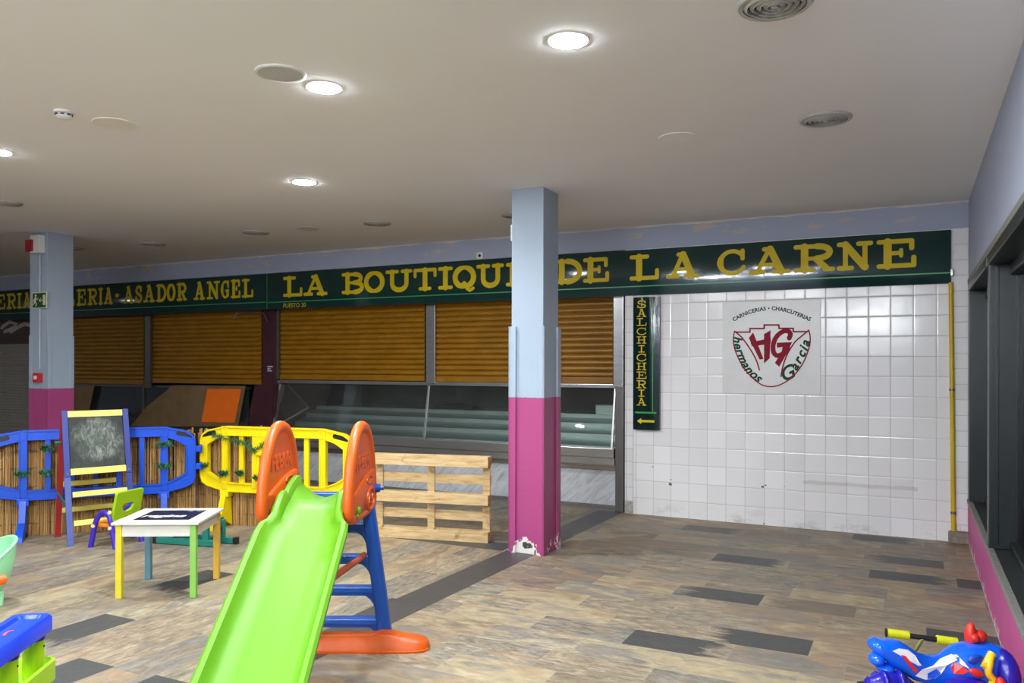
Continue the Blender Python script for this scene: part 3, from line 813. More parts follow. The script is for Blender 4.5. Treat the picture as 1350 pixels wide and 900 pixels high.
# ================================================================== ROLLER SHUTTERS
def shutter(name, X0, X1, zbot, ztop, Y, mat, label, pitch=.0695, depth=.016, cat='shutter', grp='ochre roller shutters of the closed stalls'):
    bm = BM(); sec = []; z = zbot + .075
    prof = []
    while z < ztop:
        for t_, d_ in ((0, -.9), (.07, -.9), (.10, .25), (.35, 1), (.6, .95), (.86, .5), (.93, .2)):
            prof.append((z + t_ * pitch, Y - d_ * depth))
        z += pitch
    loft(bm, [[(X0, y, z_) for z_, y in prof], [(X1, y, z_) for z_, y in prof]], cap=False, closed=False)
    o = tag(obj(name, bm, mat, smooth=True, angle=50), label, cat, grp)
    bb = BM(); bx(bb, X0, X1, Y - .02, Y + .015, zbot, zbot + .075, .006); obj('bottom_bar', bb, mat, o)
    return o
UY = 8.93
def shx(p): return bw(p, 450, UY).x
shutter('roller_shutter', shx(367.5), shx(560.5), bw(460, 501, UY).z, 2.7, UY, SHUT, 'ochre roller shutter just left of the steel mullion above the glass counter')
shutter('roller_shutter.001', shx(573.5), shx(808.5), bw(690, 504.5, UY).z, 2.7, UY, SHUT, 'ochre roller shutter behind the pink and lavender column')
shutter('roller_shutter.002', shx(198), shx(345.5), bw(270, 505.5, UY).z, 2.7, UY, SHUT, 'ochre roller shutter with dark spots above the orange sheet')
shutter('roller_shutter.003', shx(70), shx(190.5), bw(140, 506, UY).z, 2.7, UY, SHUT, 'ochre roller shutter with pale light streaks beside the left column')
bg = shutter('roller_shutter.004', shx(-130), shx(43.5), .02, bw(20, 453, UY).z, UY, BEIGE_SH, 'beige narrow-slat roller shutter at the far left edge', .05, .008, grp=None)
bm = BM(); x0, x1 = shx(-130), shx(43.5); zt = bw(20, 453, UY).z; bx(bm, x0, x1, UY - .03, UY + .03, zt, 2.75, .004)
mb = tag(obj('shutter_box', bm, MAROON_L), 'dull maroon shutter box with white painted strokes at the far left', 'shutter box')
bm = BM()
for pts in ([(2, 432), (12, 424), (22, 427), (14, 434), (6, 437)], [(20, 433), (32, 427), (42, 429)], [(14, 437), (24, 431)]):
    P = [bw(a, b, UY - .032) for a, b in pts]; stroke(bm, [(p.x, p.z) for p in P], .07, lambda x, z, d: Vector((x, UY - .032 - d, z)))
obj('painted_strokes', bm, plain('dull_white_paint', (170, 164, 154), .6), mb)

# posts between the shutters
def post(name, p0, p1, y0, y1, z0, z1, mat, label, cat='post', bev=.004):
    bm = BM(); bx(bm, bw(p0, 450, y0).x, bw(p1, 450, y0).x, y0, y1, z0, z1, bev)
    return tag(obj(name, bm, mat), label, cat)
post('shutter_rail', 561.5, 573, 8.86, 8.905, bw(565, 506, 8.9).z + .012, 2.7, STEEL, 'upright steel shutter rail between the two ochre shutters of the right stall', 'rail')
post('shutter_rail.001', 808.5, 821.5, 8.77, 9.0, bw(815, 512, 8.75).z, 2.62, STEEL, 'shiny steel shutter rail beside the vertical green sign', 'rail')
post('shutter_rail.002', 190.5, 198, 8.86, 8.905, 1.3, 2.7, STEEL_D, 'dark rail between the two left ochre shutters', 'rail')
post('shutter_rail.003', 363.6, 366.5, 8.86, 8.905, 1.47, 2.62, STEEL_D, 'thin dull steel rail on the right of the maroon panel', 'rail')
bm = BM(); X0, X1 = bw(345.5, 450, 8.82).x, bw(362, 450, 8.82).x
bx(bm, X0, X1, 8.82, 8.90, 0, 2.62, .004)
q0, q1 = bw(329, 560, 8.80), bw(357, 560, 8.80)
prism(bm, [(q0.x, 8.80, .0), (q1.x + .02, 8.80, .0), (q1.x + .02, 8.80, .95), (X1, 8.80, 1.40), (X0 - .12, 8.80, 1.38), (q0.x, 8.80, 1.0)], (0, .10, 0))
mp = tag(obj('maroon_panel', bm, MAROON), 'dark maroon panel between the left stall and the glass counter stall', 'panel')
bm = BM(); st_ = bw(356, 484, 8.818); 
for k, w in enumerate((.10, .06, .085)): bx(bm, st_.x - .05, st_.x - .05 + w, 8.817, 8.8195, st_.z - .03 - k * .03 + .03, st_.z - .012 - k * .03 + .03)
obj('sticker', bm, plain('sticker_white', (190, 190, 205), .5), mp)
bm = BM()
for a_, b_ in (((313, 412), (308, 420)), ((348, 413), (353, 424))):
    A_, B_ = bw(*a_, 8.72), bw(*b_, 8.70); tube(bm, [A_, B_], .013, 8)
A_, B_ = bw(313, 412, 8.72), bw(348, 413, 8.72); tube(bm, [A_, B_], .008, 8)
tag(obj('awning_bracket', bm, STEEL_D, smooth=True), 'thin bent metal bracket hanging under the ASADOR ANGEL sign', 'bracket')

# ================================================================== GLASS COUNTER OF THE RIGHT STALL
X0 = bw(362.5, 505, 8.9).x + .055; X1 = bw(806.5, 600, 8.80).x
GT, GB = 8.92, 8.80
zt = bw(811, 511.5, GT).z; zb_ = bw(806, 591, GB).z
dc = thing('display_counter', 'long glass-fronted butcher display counter with grey marble base', 'counter', ((X0 + X1) / 2, 8.95, 0))
ox, oy = (X0 + X1) / 2, 8.95
def L(x, y, z): return (x - ox, y - oy, z)
def lbx(bm, x0, x1, y0, y1, z0, z1, bev=0, mi=0): bx(bm, x0 - ox, x1 - ox, y0 - oy, y1 - oy, z0, z1, bev, mi)
MY = 8.97
bm = BM(); lbx(bm, X0, X1 + .02, MY, MY + .06, .03, bw(700, 604, MY).z, .003); obj('marble_base', bm, MARBLE, dc)
bm = BM(); lbx(bm, X0, X1 + .02, MY + .01, MY + .2, 0, .035); obj('plinth', bm, GREYT, dc)
zs = bw(760, 601, 8.78).z; zs2 = bw(760, 611, 8.78).z
bm = BM(); lbx(bm, X0, X1 + .03, 8.77, 9.0, zs, zb_ + .0, .006); lbx(bm, X0, X1 + .03, 8.80, 9.0, zs - .09, zs - .006, .006); lbx(bm, X0, X1 + .02, 8.93, 9.02, zs - .16, zs - .08, .004)
obj('steel_ledge', bm, STEEL, dc)
def pane(x0, x1):
    bm = BM(); t = .008
    loft(bm, [[L(x0, GB, zb_), L(x1, GB, zb_), L(x1, GB + t, zb_), L(x0, GB + t, zb_)], [L(x0, GT, zt), L(x1, GT, zt), L(x1, GT + t, zt), L(x0, GT + t, zt)]])
    return bm
xm = bw(566, 510, GT).x
obj('glass_pane', pane(X0, xm - .015), CASEGLASS, dc); obj('glass_pane', pane(xm + .015, X1), CASEGLASS, dc)
for xq, wq in ((xm, .03), (X1, .022), (X0, .02)):
    bm = BM(); bar(bm, L(xq, GB - .004, zb_), L(xq, GT - .004, zt), wq, .02, (0, 1, 0), .003); obj('mullion', bm, STEEL, dc)
bm = BM(); lbx(bm, X0, X1 + .03, GT - .035, GT + .10, zt, zt + .045, .005); obj('top_rail', bm, STEEL, dc)
STEP = m_steel('tray_steel', (206, 220, 216), .36, (.5, 1, 4))
prevY = 8.86; prevz = zb_ + .01
for k, (yy, py) in enumerate(((9.02, 583), (9.26, 568), (9.50, 554.5), (9.74, 543))):
    z = bw(690, py, yy).z; bm = BM()
    prism(bm, [L(X0, prevY, prevz), L(X0, yy, z - .05), L(X0, yy, z), L(X0, yy + .02, z + .004), L(X0, yy + .02, z - .08), L(X0, prevY, prevz - .03)], (X1 - X0, 0, 0))
    obj('tray_step', bm, STEP, dc); prevY, prevz = yy + .02, z
bm = BM(); lbx(bm, X0, X1, prevY, 10.3, prevz - .05, prevz, .004); obj('back_shelf', bm, STEP, dc)
bm = BM()
A_, B_, C_ = L(*bw(381, 509, 9.0)), L(*bw(407, 537, 9.3)), L(*bw(374, 556, 9.0)); tube(bm, [A_, B_], .02, 8); tube(bm, [B_, C_], .02, 8); obj('bracket', bm, STEEL_D, dc, smooth=True)
bm = BM(); A_ = bw(785, 546, 9.7); B_ = bw(811, 534, 9.7); bx(bm, A_.x, B_.x, 9.7, 9.95, A_.z, B_.z, .006)
tag(obj('steel_tray_box', bm, STEP), 'small steel box at the right end inside the glass counter', 'box')
bm = BM(); A_ = bw(576, 540, 9.9); B_ = bw(628, 531, 9.9); loft(bm, [[(A_.x + (B_.x - A_.x) * t_, 9.9 + .09 * math.cos(a_), prevz + .002 + .05 * (1 + math.sin(a_)) * (.6 + .4 * math.sin(PI * t_))) for a_ in [2 * PI * k / 10 for k in range(10)]] for t_ in (0, .15, .4, .7, .9, 1)])
tag(obj('rolled_sheet', bm, BLACKM, smooth=True), 'dark rolled sheet lying on the back shelf inside the glass counter', 'sheet')
bm = BM(); bx(bm, bw(816, 600, 8.745).x - .045, bw(822, 600, 8.745).x, 8.74, 9.05, 0, 1.44, .006)
tag(obj('jamb_plate', bm, STEEL_D), 'dark steel jamb plate at the right end of the glass counter', 'plate')
for px0, px1, nm in ((440, 480, 'x'),):
    bm = BM(); A_ = bw(440, 520, 10.4); B_ = bw(474, 520, 10.4); bx(bm, A_.x, B_.x, 10.45, 10.6, .9, 1.75, .005)
    tag(obj('wall_cabinet', bm, plain('grey_cabinet_paint', (112, 112, 110), .5)), 'grey box on the dark wall behind the glass counter', 'cabinet')

# ================================================================== LEFT STALL: counter, brown board, orange sheet
xa, xb = bw(92, 520, 8.95).x, bw(328, 520, 8.95).x
ls = thing('stall_counter', 'dark closed counter under the two left ochre shutters', 'counter', ((xa + xb) / 2, 9.0, 0))
ox, oy = (xa + xb) / 2, 9.0
bm = BM(); lbx(bm, xa, xb, 8.92, 9.6, 0, .82, .004); obj('counter_base', bm, plain('dark_brown_base', (52, 44, 36), .6, var=.25), ls)
bm = BM(); lbx(bm, xa, xb, 8.95, 8.958, .82, 1.335); obj('glass_pane', bm, CASEGLASS, ls)
bm = BM(); lbx(bm, xa, xb, 8.93, 9.0, 1.31, 1.345, .004); lbx(bm, bw(187, 540, 8.93).x, bw(189.5, 540, 8.93).x, 8.93, 8.949, .82, 1.31); obj('rail', bm, STEEL_D, ls)
KRAFT = plain('brown_card', (122, 98, 66), .75, var=.14, scale=6, bump=.1)
def sheet(name, pts, Y, th, mat, label, cat, lean=.0):
    bm = BM(); P = [bw(a_, b_, Y) for a_, b_ in pts]
    prism(bm, [(p.x, p.y, p.z) for p in P], (0, th, 0)); return tag(obj(name, bm, mat), label, cat)
sheet('brown_board', [(228, 507.5), (323, 508.5), (313, 562), (172, 562), (192, 537)], 8.875, .02, KRAFT, 'large brown board leaning inside the left stall behind the orange sheet', 'board')
sheet('card_sheet', [(92, 508), (124, 508), (112, 562), (92, 562)], 8.88, .015, KRAFT, 'brown card sheet beside the left column behind the chalkboard', 'card')
sheet('orange_sheet', [(273.5, 512.5), (318, 512.5), (309, 557), (265.5, 556)], 8.855, .008, plain('orange_paper', (255, 116, 18), .6, var=.05), 'plain bright orange sheet on the brown board', 'sheet')

# ================================================================== CEILING FITTINGS
LAMP = m_emit('lamp_diffuser', (.89, .95, 1.0, 1), 900.0)
def downlight(x, y, label, group='round ceiling downlights'):
    t = thing('downlight', label, 'ceiling light', (x, y, CEIL), 0, group)
    bm = BM(); lathe(bm, [(.0, -.0058), (.093, -.0058), (.095, -.0045)], seg=32); obj('diffuser', bm, LAMP, t, smooth=True)
    bm = BM(); lathe(bm, [(.0955, -.001), (.0955, -.0045), (.099, -.0045), (.104, .0)], seg=32); obj('bezel', bm, WHITE, t, smooth=True)
def P(px, py): return fl(px, py, CEIL)
for px, py, lb in ((749, 53, 'lit round downlight at the top middle, the brightest on the ceiling'), (427, 115, 'lit round downlight beside the grey speaker grille'),
                   (401, 240, 'lit round downlight farthest from the viewer, above the left shutters'), (-5, 200, 'lit round downlight cut by the left edge of the photo')):
    p = P(px, py); downlight(p.x, p.y, lb)
for x, y in ((-2.08, .35), (-3.82, .35), (-7.0, .35), (-.3, .2), (-3.8, -1.45), (-2.1, -1.45), (-19.2, 2.7)):  # sign reflections place some of these; the others are added to brighten the hall
    downlight(x, y, 'unseen lit round downlight overhead, from a set partly added for brightness', 'unseen downlights, partly added for brightness')
TUBE = m_emit('added_tube_glow', (.90, .96, 1.0, 1), 330.0)  # unseen tubes added behind the camera to lift ceiling and back wall
def added_tube_light(x, y, label):
    t = thing('added_tube_lamp', label, 'ceiling light', (x, y, CEIL - .42), 0, 'unseen tube lamps added for brightness')
    bm = BM(); tube(bm, [(-.75, 0, -.02), (.75, 0, -.02)], .019, 12); obj('tube', bm, TUBE, t, smooth=True)
    bm = BM(); bx(bm, -.79, .79, -.02, .02, .012, .045, .004); bx(bm, -.79, -.752, -.022, .022, -.045, .03, .004); bx(bm, .752, .79, -.022, .022, -.045, .03, .004); obj('batten', bm, WHITE, t)
    for sx in (-.5, .5):
        bm = BM(); tube(bm, [(sx, 0, .04), (sx, 0, .42)], .006, 8); obj('rod', bm, STEEL, t, smooth=True)
for x, y in ((-2.9, -3.1), (-.9, -3.1), (-2.9, -4.4), (-.9, -4.4)):
    added_tube_light(x, y, 'unseen hanging tube lamp behind the viewer, added to brighten the hall')
def vent(x, y, r, label):
    t = thing('air_vent', label, 'vent', (x, y, CEIL), 0, 'round grey ceiling vents')
    bm = BM(); lathe(bm, [(0, -.002), (r * .96, -.002)], seg=36); obj('dark_backing', bm, GREYD, t)
    bm = BM()
    lathe(bm, [(r * .90, -.004), (r * .86, -.014), (r * .98, -.016), (r * 1.04, -.004), (r * 1.04, 0)], seg=40)
    for k in range(4):
        a_ = r * (.18 + .18 * k); lathe(bm, [(a_, -.004), (a_ + r * .02, -.022), (a_ + r * .13, -.010), (a_ + r * .12, -.004)], seg=36)
    lathe(bm, [(0, -.024), (r * .1, -.02), (r * .12, -.004)], seg=24)
    obj('ring_grille', bm, GREYP, t, smooth=True)
for px, py, r, lb in ((1021, 4, .155, 'round grey ring vent cut by the top edge of the photo'), (1088, 156, .155, 'round grey ring vent alone in the right half of the ceiling'),
                      (497, 294, .15, 'round dark vent right of the faint blank disc, above the BOUTIQUE sign'), (337, 306, .15, 'round dark vent left of the faint blank disc'),
                      (202, 321, .15, 'round dark vent above the ASADOR lettering'), (6, 267, .15, 'round dark vent cut by the left edge of the photo'), (680, 283, .15, 'round dark vent mostly hidden behind the nearer column'),
                      (96, 327, .13, 'farthest dark vent just right of the left column')):
    p = P(px, py); vent(p.x, p.y, r, lb)
p = P(370, 96)
sg = thing('speaker_grille', 'flat round grey perforated speaker grille in the ceiling', 'speaker', p)
bm = BM(); lathe(bm, [(0, -.008), (.10, -.008), (.118, -.006)], seg=40); obj('grille', bm, plain('speaker_mesh_grey', (196, 197, 201), .6, var=.2, scale=120), sg, smooth=True)
bm = BM(); lathe(bm, [(.118, -.006), (.122, -.012), (.134, -.008), (.136, 0)], seg=40); obj('rim', bm, WHITE, sg, smooth=True)
for i, (px, py, r, lb, c) in enumerate(((152, 163, .135, 'pale blank disc in the ceiling beside the smoke detector', (238, 236, 226)), (893, 181, .125, 'faint blank disc in the ceiling near the middle, almost ceiling coloured', (246, 246, 247)),
                               (406, 301, .13, 'faint blank disc between two dark vents', (216, 211, 204)))):
    p = P(px, py); bm = BM(); lathe(bm, [(0, -.006), (r, -.005), (r + .004, 0)], p, 40)
    tag(obj('blank_cover', bm, plain('blank_cover_paint_%d' % i, c, .7, var=.03), smooth=True), lb, 'cover', 'blank ceiling covers')
p = P(84, 147)
sd = thing('smoke_detector', 'small white domed smoke detector on the ceiling', 'smoke detector', p)
bm = BM(); lathe(bm, [(.058, 0), (.058, -.012), (.052, -.016)], seg=28); obj('base', bm, WHITE, sd, smooth=True)
bm = BM(); lathe(bm, [(.046, -.016), (.048, -.034), (.030, -.046), (0, -.048)], seg=28); obj('sensor', bm, WHITE, sd, smooth=True)
bm = BM()
for k in range(8): box(bm, (.0475 * math.cos(k * PI / 4), .0475 * math.sin(k * PI / 4), -.024), (.004, .02, .008), k * PI / 4)
obj('slot', bm, BLACKM, sd)

# ================================================================== FITTINGS ON THE COLUMNS
bm = BM(); bx(bm, -3.26, -3.2155, 6.50, 6.60, 2.80, 2.95, .008)
fs = tag(obj('sensor_box', bm, WHITE), 'small white sensor box on the side of the nearer column', 'sensor')
cx0 = LC.x - .33; cy = 6.03
xs = bw(52, 330, cy - .02).x
bm = BM(); tube(bm, [(xs, cy - .014, 1.62), (xs, cy - .014, 3.02)], .011, 10)
tag(obj('cable_conduit', bm, plain('conduit_grey', (176, 180, 190), .5), smooth=True), 'thin pale conduit running down the left column to the red call point', 'conduit')
q = bw(48, 313, cy - .04)
bm = BM(); bx(bm, q.x - .075, q.x + .10, cy - .075, cy, 2.99, 3.20, .01)
si = tag(obj('alarm_siren', bm, WHITE), 'red and white alarm siren near the top of the left column', 'siren')
bm = BM(); bx(bm, q.x - .13, q.x - .005, cy - .10, cy - .02, 3.01, 3.15, .012); obj('red_lens', bm, plain('dull_red_lens', (150, 28, 44), .3), si)
a_, b_ = bw(42.5, 385.5, cy - .035), bw(61.5, 406, cy - .035)
bm = BM(); bx(bm, a_.x, b_.x, cy - .037, cy - .026, b_.z, a_.z, .003)
ex = tag(obj('exit_sign', bm, plain('photoluminescent_cream', (206, 206, 170), .5)), 'small green emergency exit sign with running figure on the left column', 'sign')
bm = BM(); w, h = b_.x - a_.x, a_.z - b_.z; ey = cy - .0378
bx(bm, a_.x + .012, b_.x - .012, ey - .001, ey + .001, b_.z + .012, a_.z - .012); obj('green_field', bm, plain('exit_green', (16, 70, 40), .4), ex)
bm = BM(); te = lambda x, z, d: Vector((a_.x + x * w, ey - .0015 - d, b_.z + z * h))
def es(pts, wd): 
    stroke(bm, [(q_[0], q_[1]) for q_ in pts], wd, te)
bx(bm, a_.x + w * .76, a_.x + w * .92, ey - .003, ey, b_.z + h * .2, b_.z + h * .82)
es([(.72, .5), (.5, .5)], .05); es([(.6, .6), (.5, .5), (.6, .4)], .05)
es([(.26, .80), (.27, .80)], .13); es([(.25, .68), (.22, .42)], .10); es([(.22, .42), (.32, .30), (.28, .16)], .06); es([(.22, .42), (.14, .28), (.05, .26)], .06); es([(.25, .64), (.36, .55), (.42, .62)], .05); es([(.24, .64), (.14, .54), (.1, .42)], .05)
obj('pictogram', bm, plain('exit_cream', (212, 212, 180), .5), ex)
q = bw(49.5, 497.5, cy - .03)
bm = BM(); bx(bm, q.x - .055, q.x + .055, cy - .06, cy, q.z - .055, q.z + .055, .008)
cp = tag(obj('call_point', bm, RED), 'red fire alarm call point on the left column', 'call point')
bm = BM(); bx(bm, q.x - .03, q.x + .03, cy - .063, cy - .058, q.z - .022, q.z + .022, .003); obj('glass_plate', bm, WHITE, cp)
bm = BM(); bx(bm, cx0 - .03, cx0 - .0005, cy + .06, cy + .14, 2.55, 2.66, .006)
tag(obj('sensor_box.001', bm, WHITE), 'small pale box on the left side of the left column under the siren', 'sensor')

# ================================================================== PLASTICS
P_BLUE = plain('barrier_blue', (6, 72, 190), .38, var=.06, scale=3); P_YEL = plain('barrier_yellow', (232, 206, 6), .38, var=.05, scale=3)
LIME = plain('slide_lime', (92, 150, 14), .5, var=.05, scale=3, bump=.04, bscale=120); ORANGE = plain('slide_orange', (204, 84, 8), .42, var=.05, scale=3, bump=.04, bscale=120)
S_BLUE = plain('slide_blue', (14, 84, 176), .36, var=.06, scale=3); RUST = plain('strut_brown', (164, 72, 36), .45)
WOOD, REED, CHALK = m_wood(), m_reed(), m_chalkboard()
LEAF = plain('tinsel_green', (26, 92, 52), .5, var=.35, scale=30)

# ================================================================== BARRIERS
def barrier(name, pL, pR, mat, label, panel=False, LL=.36, LR=.36):
    """pL, pR: ground points of the two posts; the ends taper beyond them"""
    c = (pL + pR) / 2; d = pR - pL; s = d.length; a = math.atan2(d.y, d.x); h = s / 2
    t = thing(name, label, 'barrier', (c.x, c.y, 0), a)
    T, B = 1.04, .36
    def ring(off, y):                      # outline of the tapered frame, offset inwards
        x0, x1 = -h - LL + off, h + LR - off
        return [(x0, y, B + .15 + off * .5), (x0 + .025, y, B + .085 + off), (x0 + .09, y, B + .05 + off), (-h, y, B + off), (h, y, B + off), (x1 - .09, y, B + .05 + off), (x1 - .025, y, B + .085 + off), (x1, y, B + .15 + off * .5),
                (x1, y, T - .15 - off * .5), (x1 - .025, y, T - .085 - off), (x1 - .09, y, T - .045 - off), (h, y, T - off), (-h, y, T - off), (x0 + .09, y, T - .045 - off), (x0 + .025, y, T - .085 - off), (x0, y, T - .15 - off * .5)]
    bm = BM()
    W = .098; rings = [ring(0, -.022), ring(W, -.022), ring(W, .022), ring(0, .022)]
    V = [[bm.verts.new(p) for p in r] for r in rings]; n = 16
    for i in range(4):
        A, B2 = V[i], V[(i + 1) % 4]
        for k in range(n): bm.faces.new((A[k], A[(k + 1) % n], B2[(k + 1) % n], B2[k]))
    for off in (0.004, W - .012):           # raised lips along both edges of the frame
        r0, r1 = ring(off, -.034), ring(off + .012, -.034); q0, q1 = ring(off, -.02), ring(off + .012, -.02)
        V = [[bm.verts.new(p) for p in r] for r in (r0, r1, q1, q0)]
        for i in range(4):
            A, B2 = V[i], V[(i + 1) % 4]
            for k in range(n): bm.faces.new((A[k], A[(k + 1) % n], B2[(k + 1) % n], B2[k]))
    obj('frame', bm, mat, t)
    for sx in (-1, 1):                       # hand holes near both ends
        bm = BM(); cx = sx * h + sx * .20; cz = T - .085
        slope = math.radians(-12 if sx > 0 else 12); M = Matrix.Translation((cx, -.0235, cz)) @ Matrix.Rotation(-slope * 1.0, 4, 'Y')
        pts = [(-.07 + .02 * math.cos(q), .022 * math.sin(q)) for q in [PI / 2 + PI * k / 6 for k in range(7)]] + [(.07 + .02 * math.cos(q), .022 * math.sin(q)) for q in [-PI / 2 + PI * k / 6 for k in range(7)]]
        bm.faces.new([bm.verts.new(M @ Vector((x, 0, z))) for x, z in pts]); obj('hand_hole', bm, BLACKM, t)
    nb = 5
    for i in range(nb + 2):
        x = -h + s * i / (nb + 1); end = i in (0, nb + 1)
        if panel and i == 3: continue
        bm = BM(); w = .072 if end else .052
        bx(bm, x - w / 2, x + w / 2, -.026 if end else -.018, .018, B + .03, T - .03 + (.025 if end else 0), .005)
        if end: bx(bm, x - w / 2, x - w / 2 + .012, -.034, -.02, B, T, .002); bx(bm, x + w / 2 - .012, x + w / 2, -.034, -.02, B, T, .002)
        obj('bar', bm, mat, t)
    if panel:
        bm = BM(); xa, xb = -h + s * 1.72 / 6, -h + s * 4.28 / 6
        bx(bm, xa, xb, -.03, .012, .74, T - .05, .006); bx(bm, xa, xa + .05, -.03, .012, B + .05, .75, .004); bx(bm, xb - .05, xb, -.03, .012, B + .05, .75, .004)
        bx(bm, xa + .03, xb - .03, -.044, -.02, .755, .785, .004); obj('panel', bm, mat, t)
    for sx in (-1, 1):                       # swivelling feet
        x = sx * h; bm = BM()
        prism(bm, [(x - .03, -.04, B + .02), (x - .03, .04, B + .02), (x - .03, .05, .16), (x - .03, .06, 0), (x - .03, -.04, .07), (x - .03, -.18, 0), (x - .03, -.26, 0), (x - .03, -.25, .05), (x - .03, -.10, .16)], (.06, 0, 0), bev=.004)
        bx(bm, x - .05, x + .05, -.045, .045, B - .05, B + .02, .006)
        obj('foot', bm, mat, t)
    for z in (.62, .80):                     # coupling hooks
        bm = BM(); bx(bm, h + LR - .01, h + LR + .06, -.02, .02, z - .03, z + .03, .005); bx(bm, h + LR + .04, h + LR + .06, -.02, .03, z - .045, z + .045, .005); obj('hook', bm, mat, t)
    return t, c, a, h
bl_L = at(31, 566, 7.74); bl_R = at(216.5, 563, 8.22)
bl, bc, ba, bh = barrier('plastic_barrier', Vector((bl_L.x, bl_L.y, 0)), Vector((bl_R.x, bl_R.y, 0)), P_BLUE, 'blue plastic crowd barrier behind the chalkboard easel', False, .36, .30)
yl_L = at(298.5, 562, 8.33); yl_R = at(427, 567, 7.98)
yb, yc, ya, yh = barrier('plastic_barrier.001', Vector((yl_L.x, yl_L.y, 0)), Vector((yl_R.x, yl_R.y, 0)), P_YEL, 'yellow plastic crowd barrier behind the slide', True, .31, .33)

# ================================================================== REED SCREENS
def reed(name, pts, label, h0=.97):
    bm = BM(); path = smooth_path([(p.x, p.y, 0) for p in pts], 10); cum = 0
    for p, q in zip(path, path[1:]):
        L_ = (q - p).length; d = (q - p).normalized(); nrm = Vector((-d.y, d.x, 0)); s = cum % .017
        while s < L_:
            c = p + d * s + nrm * R.uniform(-.014, .014); r = R.uniform(.0065, .0105); h = h0 + R.uniform(-.02, .03) + (R.uniform(.02, .05) if R.random() < .12 else 0)
            tx, ty = R.uniform(-.012, .012), R.uniform(-.012, .012)
            lo = [bm.verts.new(c + Vector((r * math.cos(k * PI / 3), r * math.sin(k * PI / 3), .001))) for k in range(6)]
            hi = [bm.verts.new(c + Vector((tx + r * math.cos(k * PI / 3), ty + r * math.sin(k * PI / 3), h))) for k in range(6)]
            for k in range(6): bm.faces.new((lo[k], lo[(k + 1) % 6], hi[(k + 1) % 6], hi[k]))
            bm.faces.new(hi); s += .0085
        cum += L_
    o = tag(obj(name, bm, REED, smooth=True, angle=70), label, 'reed screen')
    bm = BM()
    for z in (.12, .30, .48, .66, .83):
        tube(bm, [p + Vector((p2 * .012 for p2 in (-(q - p).normalized().y * -1, (q - p).normalized().x * -1, 0))) + Vector((0, 0, z + R.uniform(-.006, .006))) for p, q in zip(path, path[1:])], .0035, 5)
    obj('tie_wire', bm, plain('rusty_tie_wire', (92, 66, 42), .7), o)
    return o
dv = Vector((math.cos(ba), math.sin(ba), 0)); nv = Vector((-dv.y, dv.x, 0))
r0 = [bc + dv * s * (bh + .36) + nv * o_ for s, o_ in ((-1.25, .12), (-.7, .085), (-.3, .11), (.2, .085), (.6, .10), (.94, .12))]
reed('reed_screen', r0, 'tall golden dried reed screen behind the blue barrier')
dv2 = Vector((math.cos(ya), math.sin(ya), 0)); nv2 = Vector((-dv2.y, dv2.x, 0))
r1 = [yc + dv2 * s + nv2 * o_ for s, o_ in ((-yh - .42, .10), (-yh - .1, .085), (-yh + .3, .09), (-yh + .56, .10))]
reed('reed_screen.001', r1, 'narrow brown dried reed screen behind the left end of the yellow barrier')

# ================================================================== GARLANDS
def garland(name, runs, label):
    bm = BM(); core = []
    for pts in runs:
        path = smooth_path(pts, 8); tube(bm, path, .004, 6)
        for p, q in zip(path, path[1:]):
            for k in range(7):
                a = R.random() * 2 * PI; d = (q - p).normalized(); x = d.cross(Vector((0, 0, 1)))
                x = x.normalized() if x.length > .05 else Vector((1, 0, 0)); y = d.cross(x)
                e = (x * math.cos(a) + y * math.sin(a)) * R.uniform(.022, .042) + d * R.uniform(.0, .02); b = p.lerp(q, R.random()); w = d * .0028
                quad(bm, b - w, b + w, b + e + w * .6, b + e - w * .6)
    return tag(obj(name, bm, LEAF), label, 'garland', None)
def onb(c, a, x, y, z):                       # barrier-local point to world
    return Vector((c.x + x * math.cos(a) - y * math.sin(a), c.y + x * math.sin(a) + y * math.cos(a), z))
Y = lambda x, z, y=-.05: onb(yc, ya, x, y, z)
def loopz(x, z, f, w=.045):
    return [f(x - w, z - .01), f(x - w * .5, z + .01), f(x, z), f(x + w, z + .012)]
garland('tinsel_garland', [[Y(-yh - .14, .95), Y(-yh - .05, .93), Y(-yh + .1, .90), Y(-yh + .2, .88), Y(-yh + .3, .87), Y(-yh + .36, .80), Y(-yh + .45, .85), Y(-yh + .58, .92), Y(-yh + .66, .95)],
                           loopz(-yh - .27, .62, Y, .07), loopz(-yh + .0, .55, Y, .05), loopz(-yh + .2, .56, Y, .04), loopz(-yh + .42, .52, Y, .05)], 'green tinsel garland wound along the yellow barrier')
Bf = lambda x, z, y=-.05: onb(bc, ba, x, y, z)
garland('tinsel_garland.001', [loopz(bh, .86, Bf, .07), loopz(bh, .64, Bf, .06), loopz(-bh, .62, Bf, .06), loopz(-bh + .2, .86, Bf, .05), loopz(-bh + .2, .62, Bf, .05)], 'green tinsel tufts wound on the bars of the blue barrier')

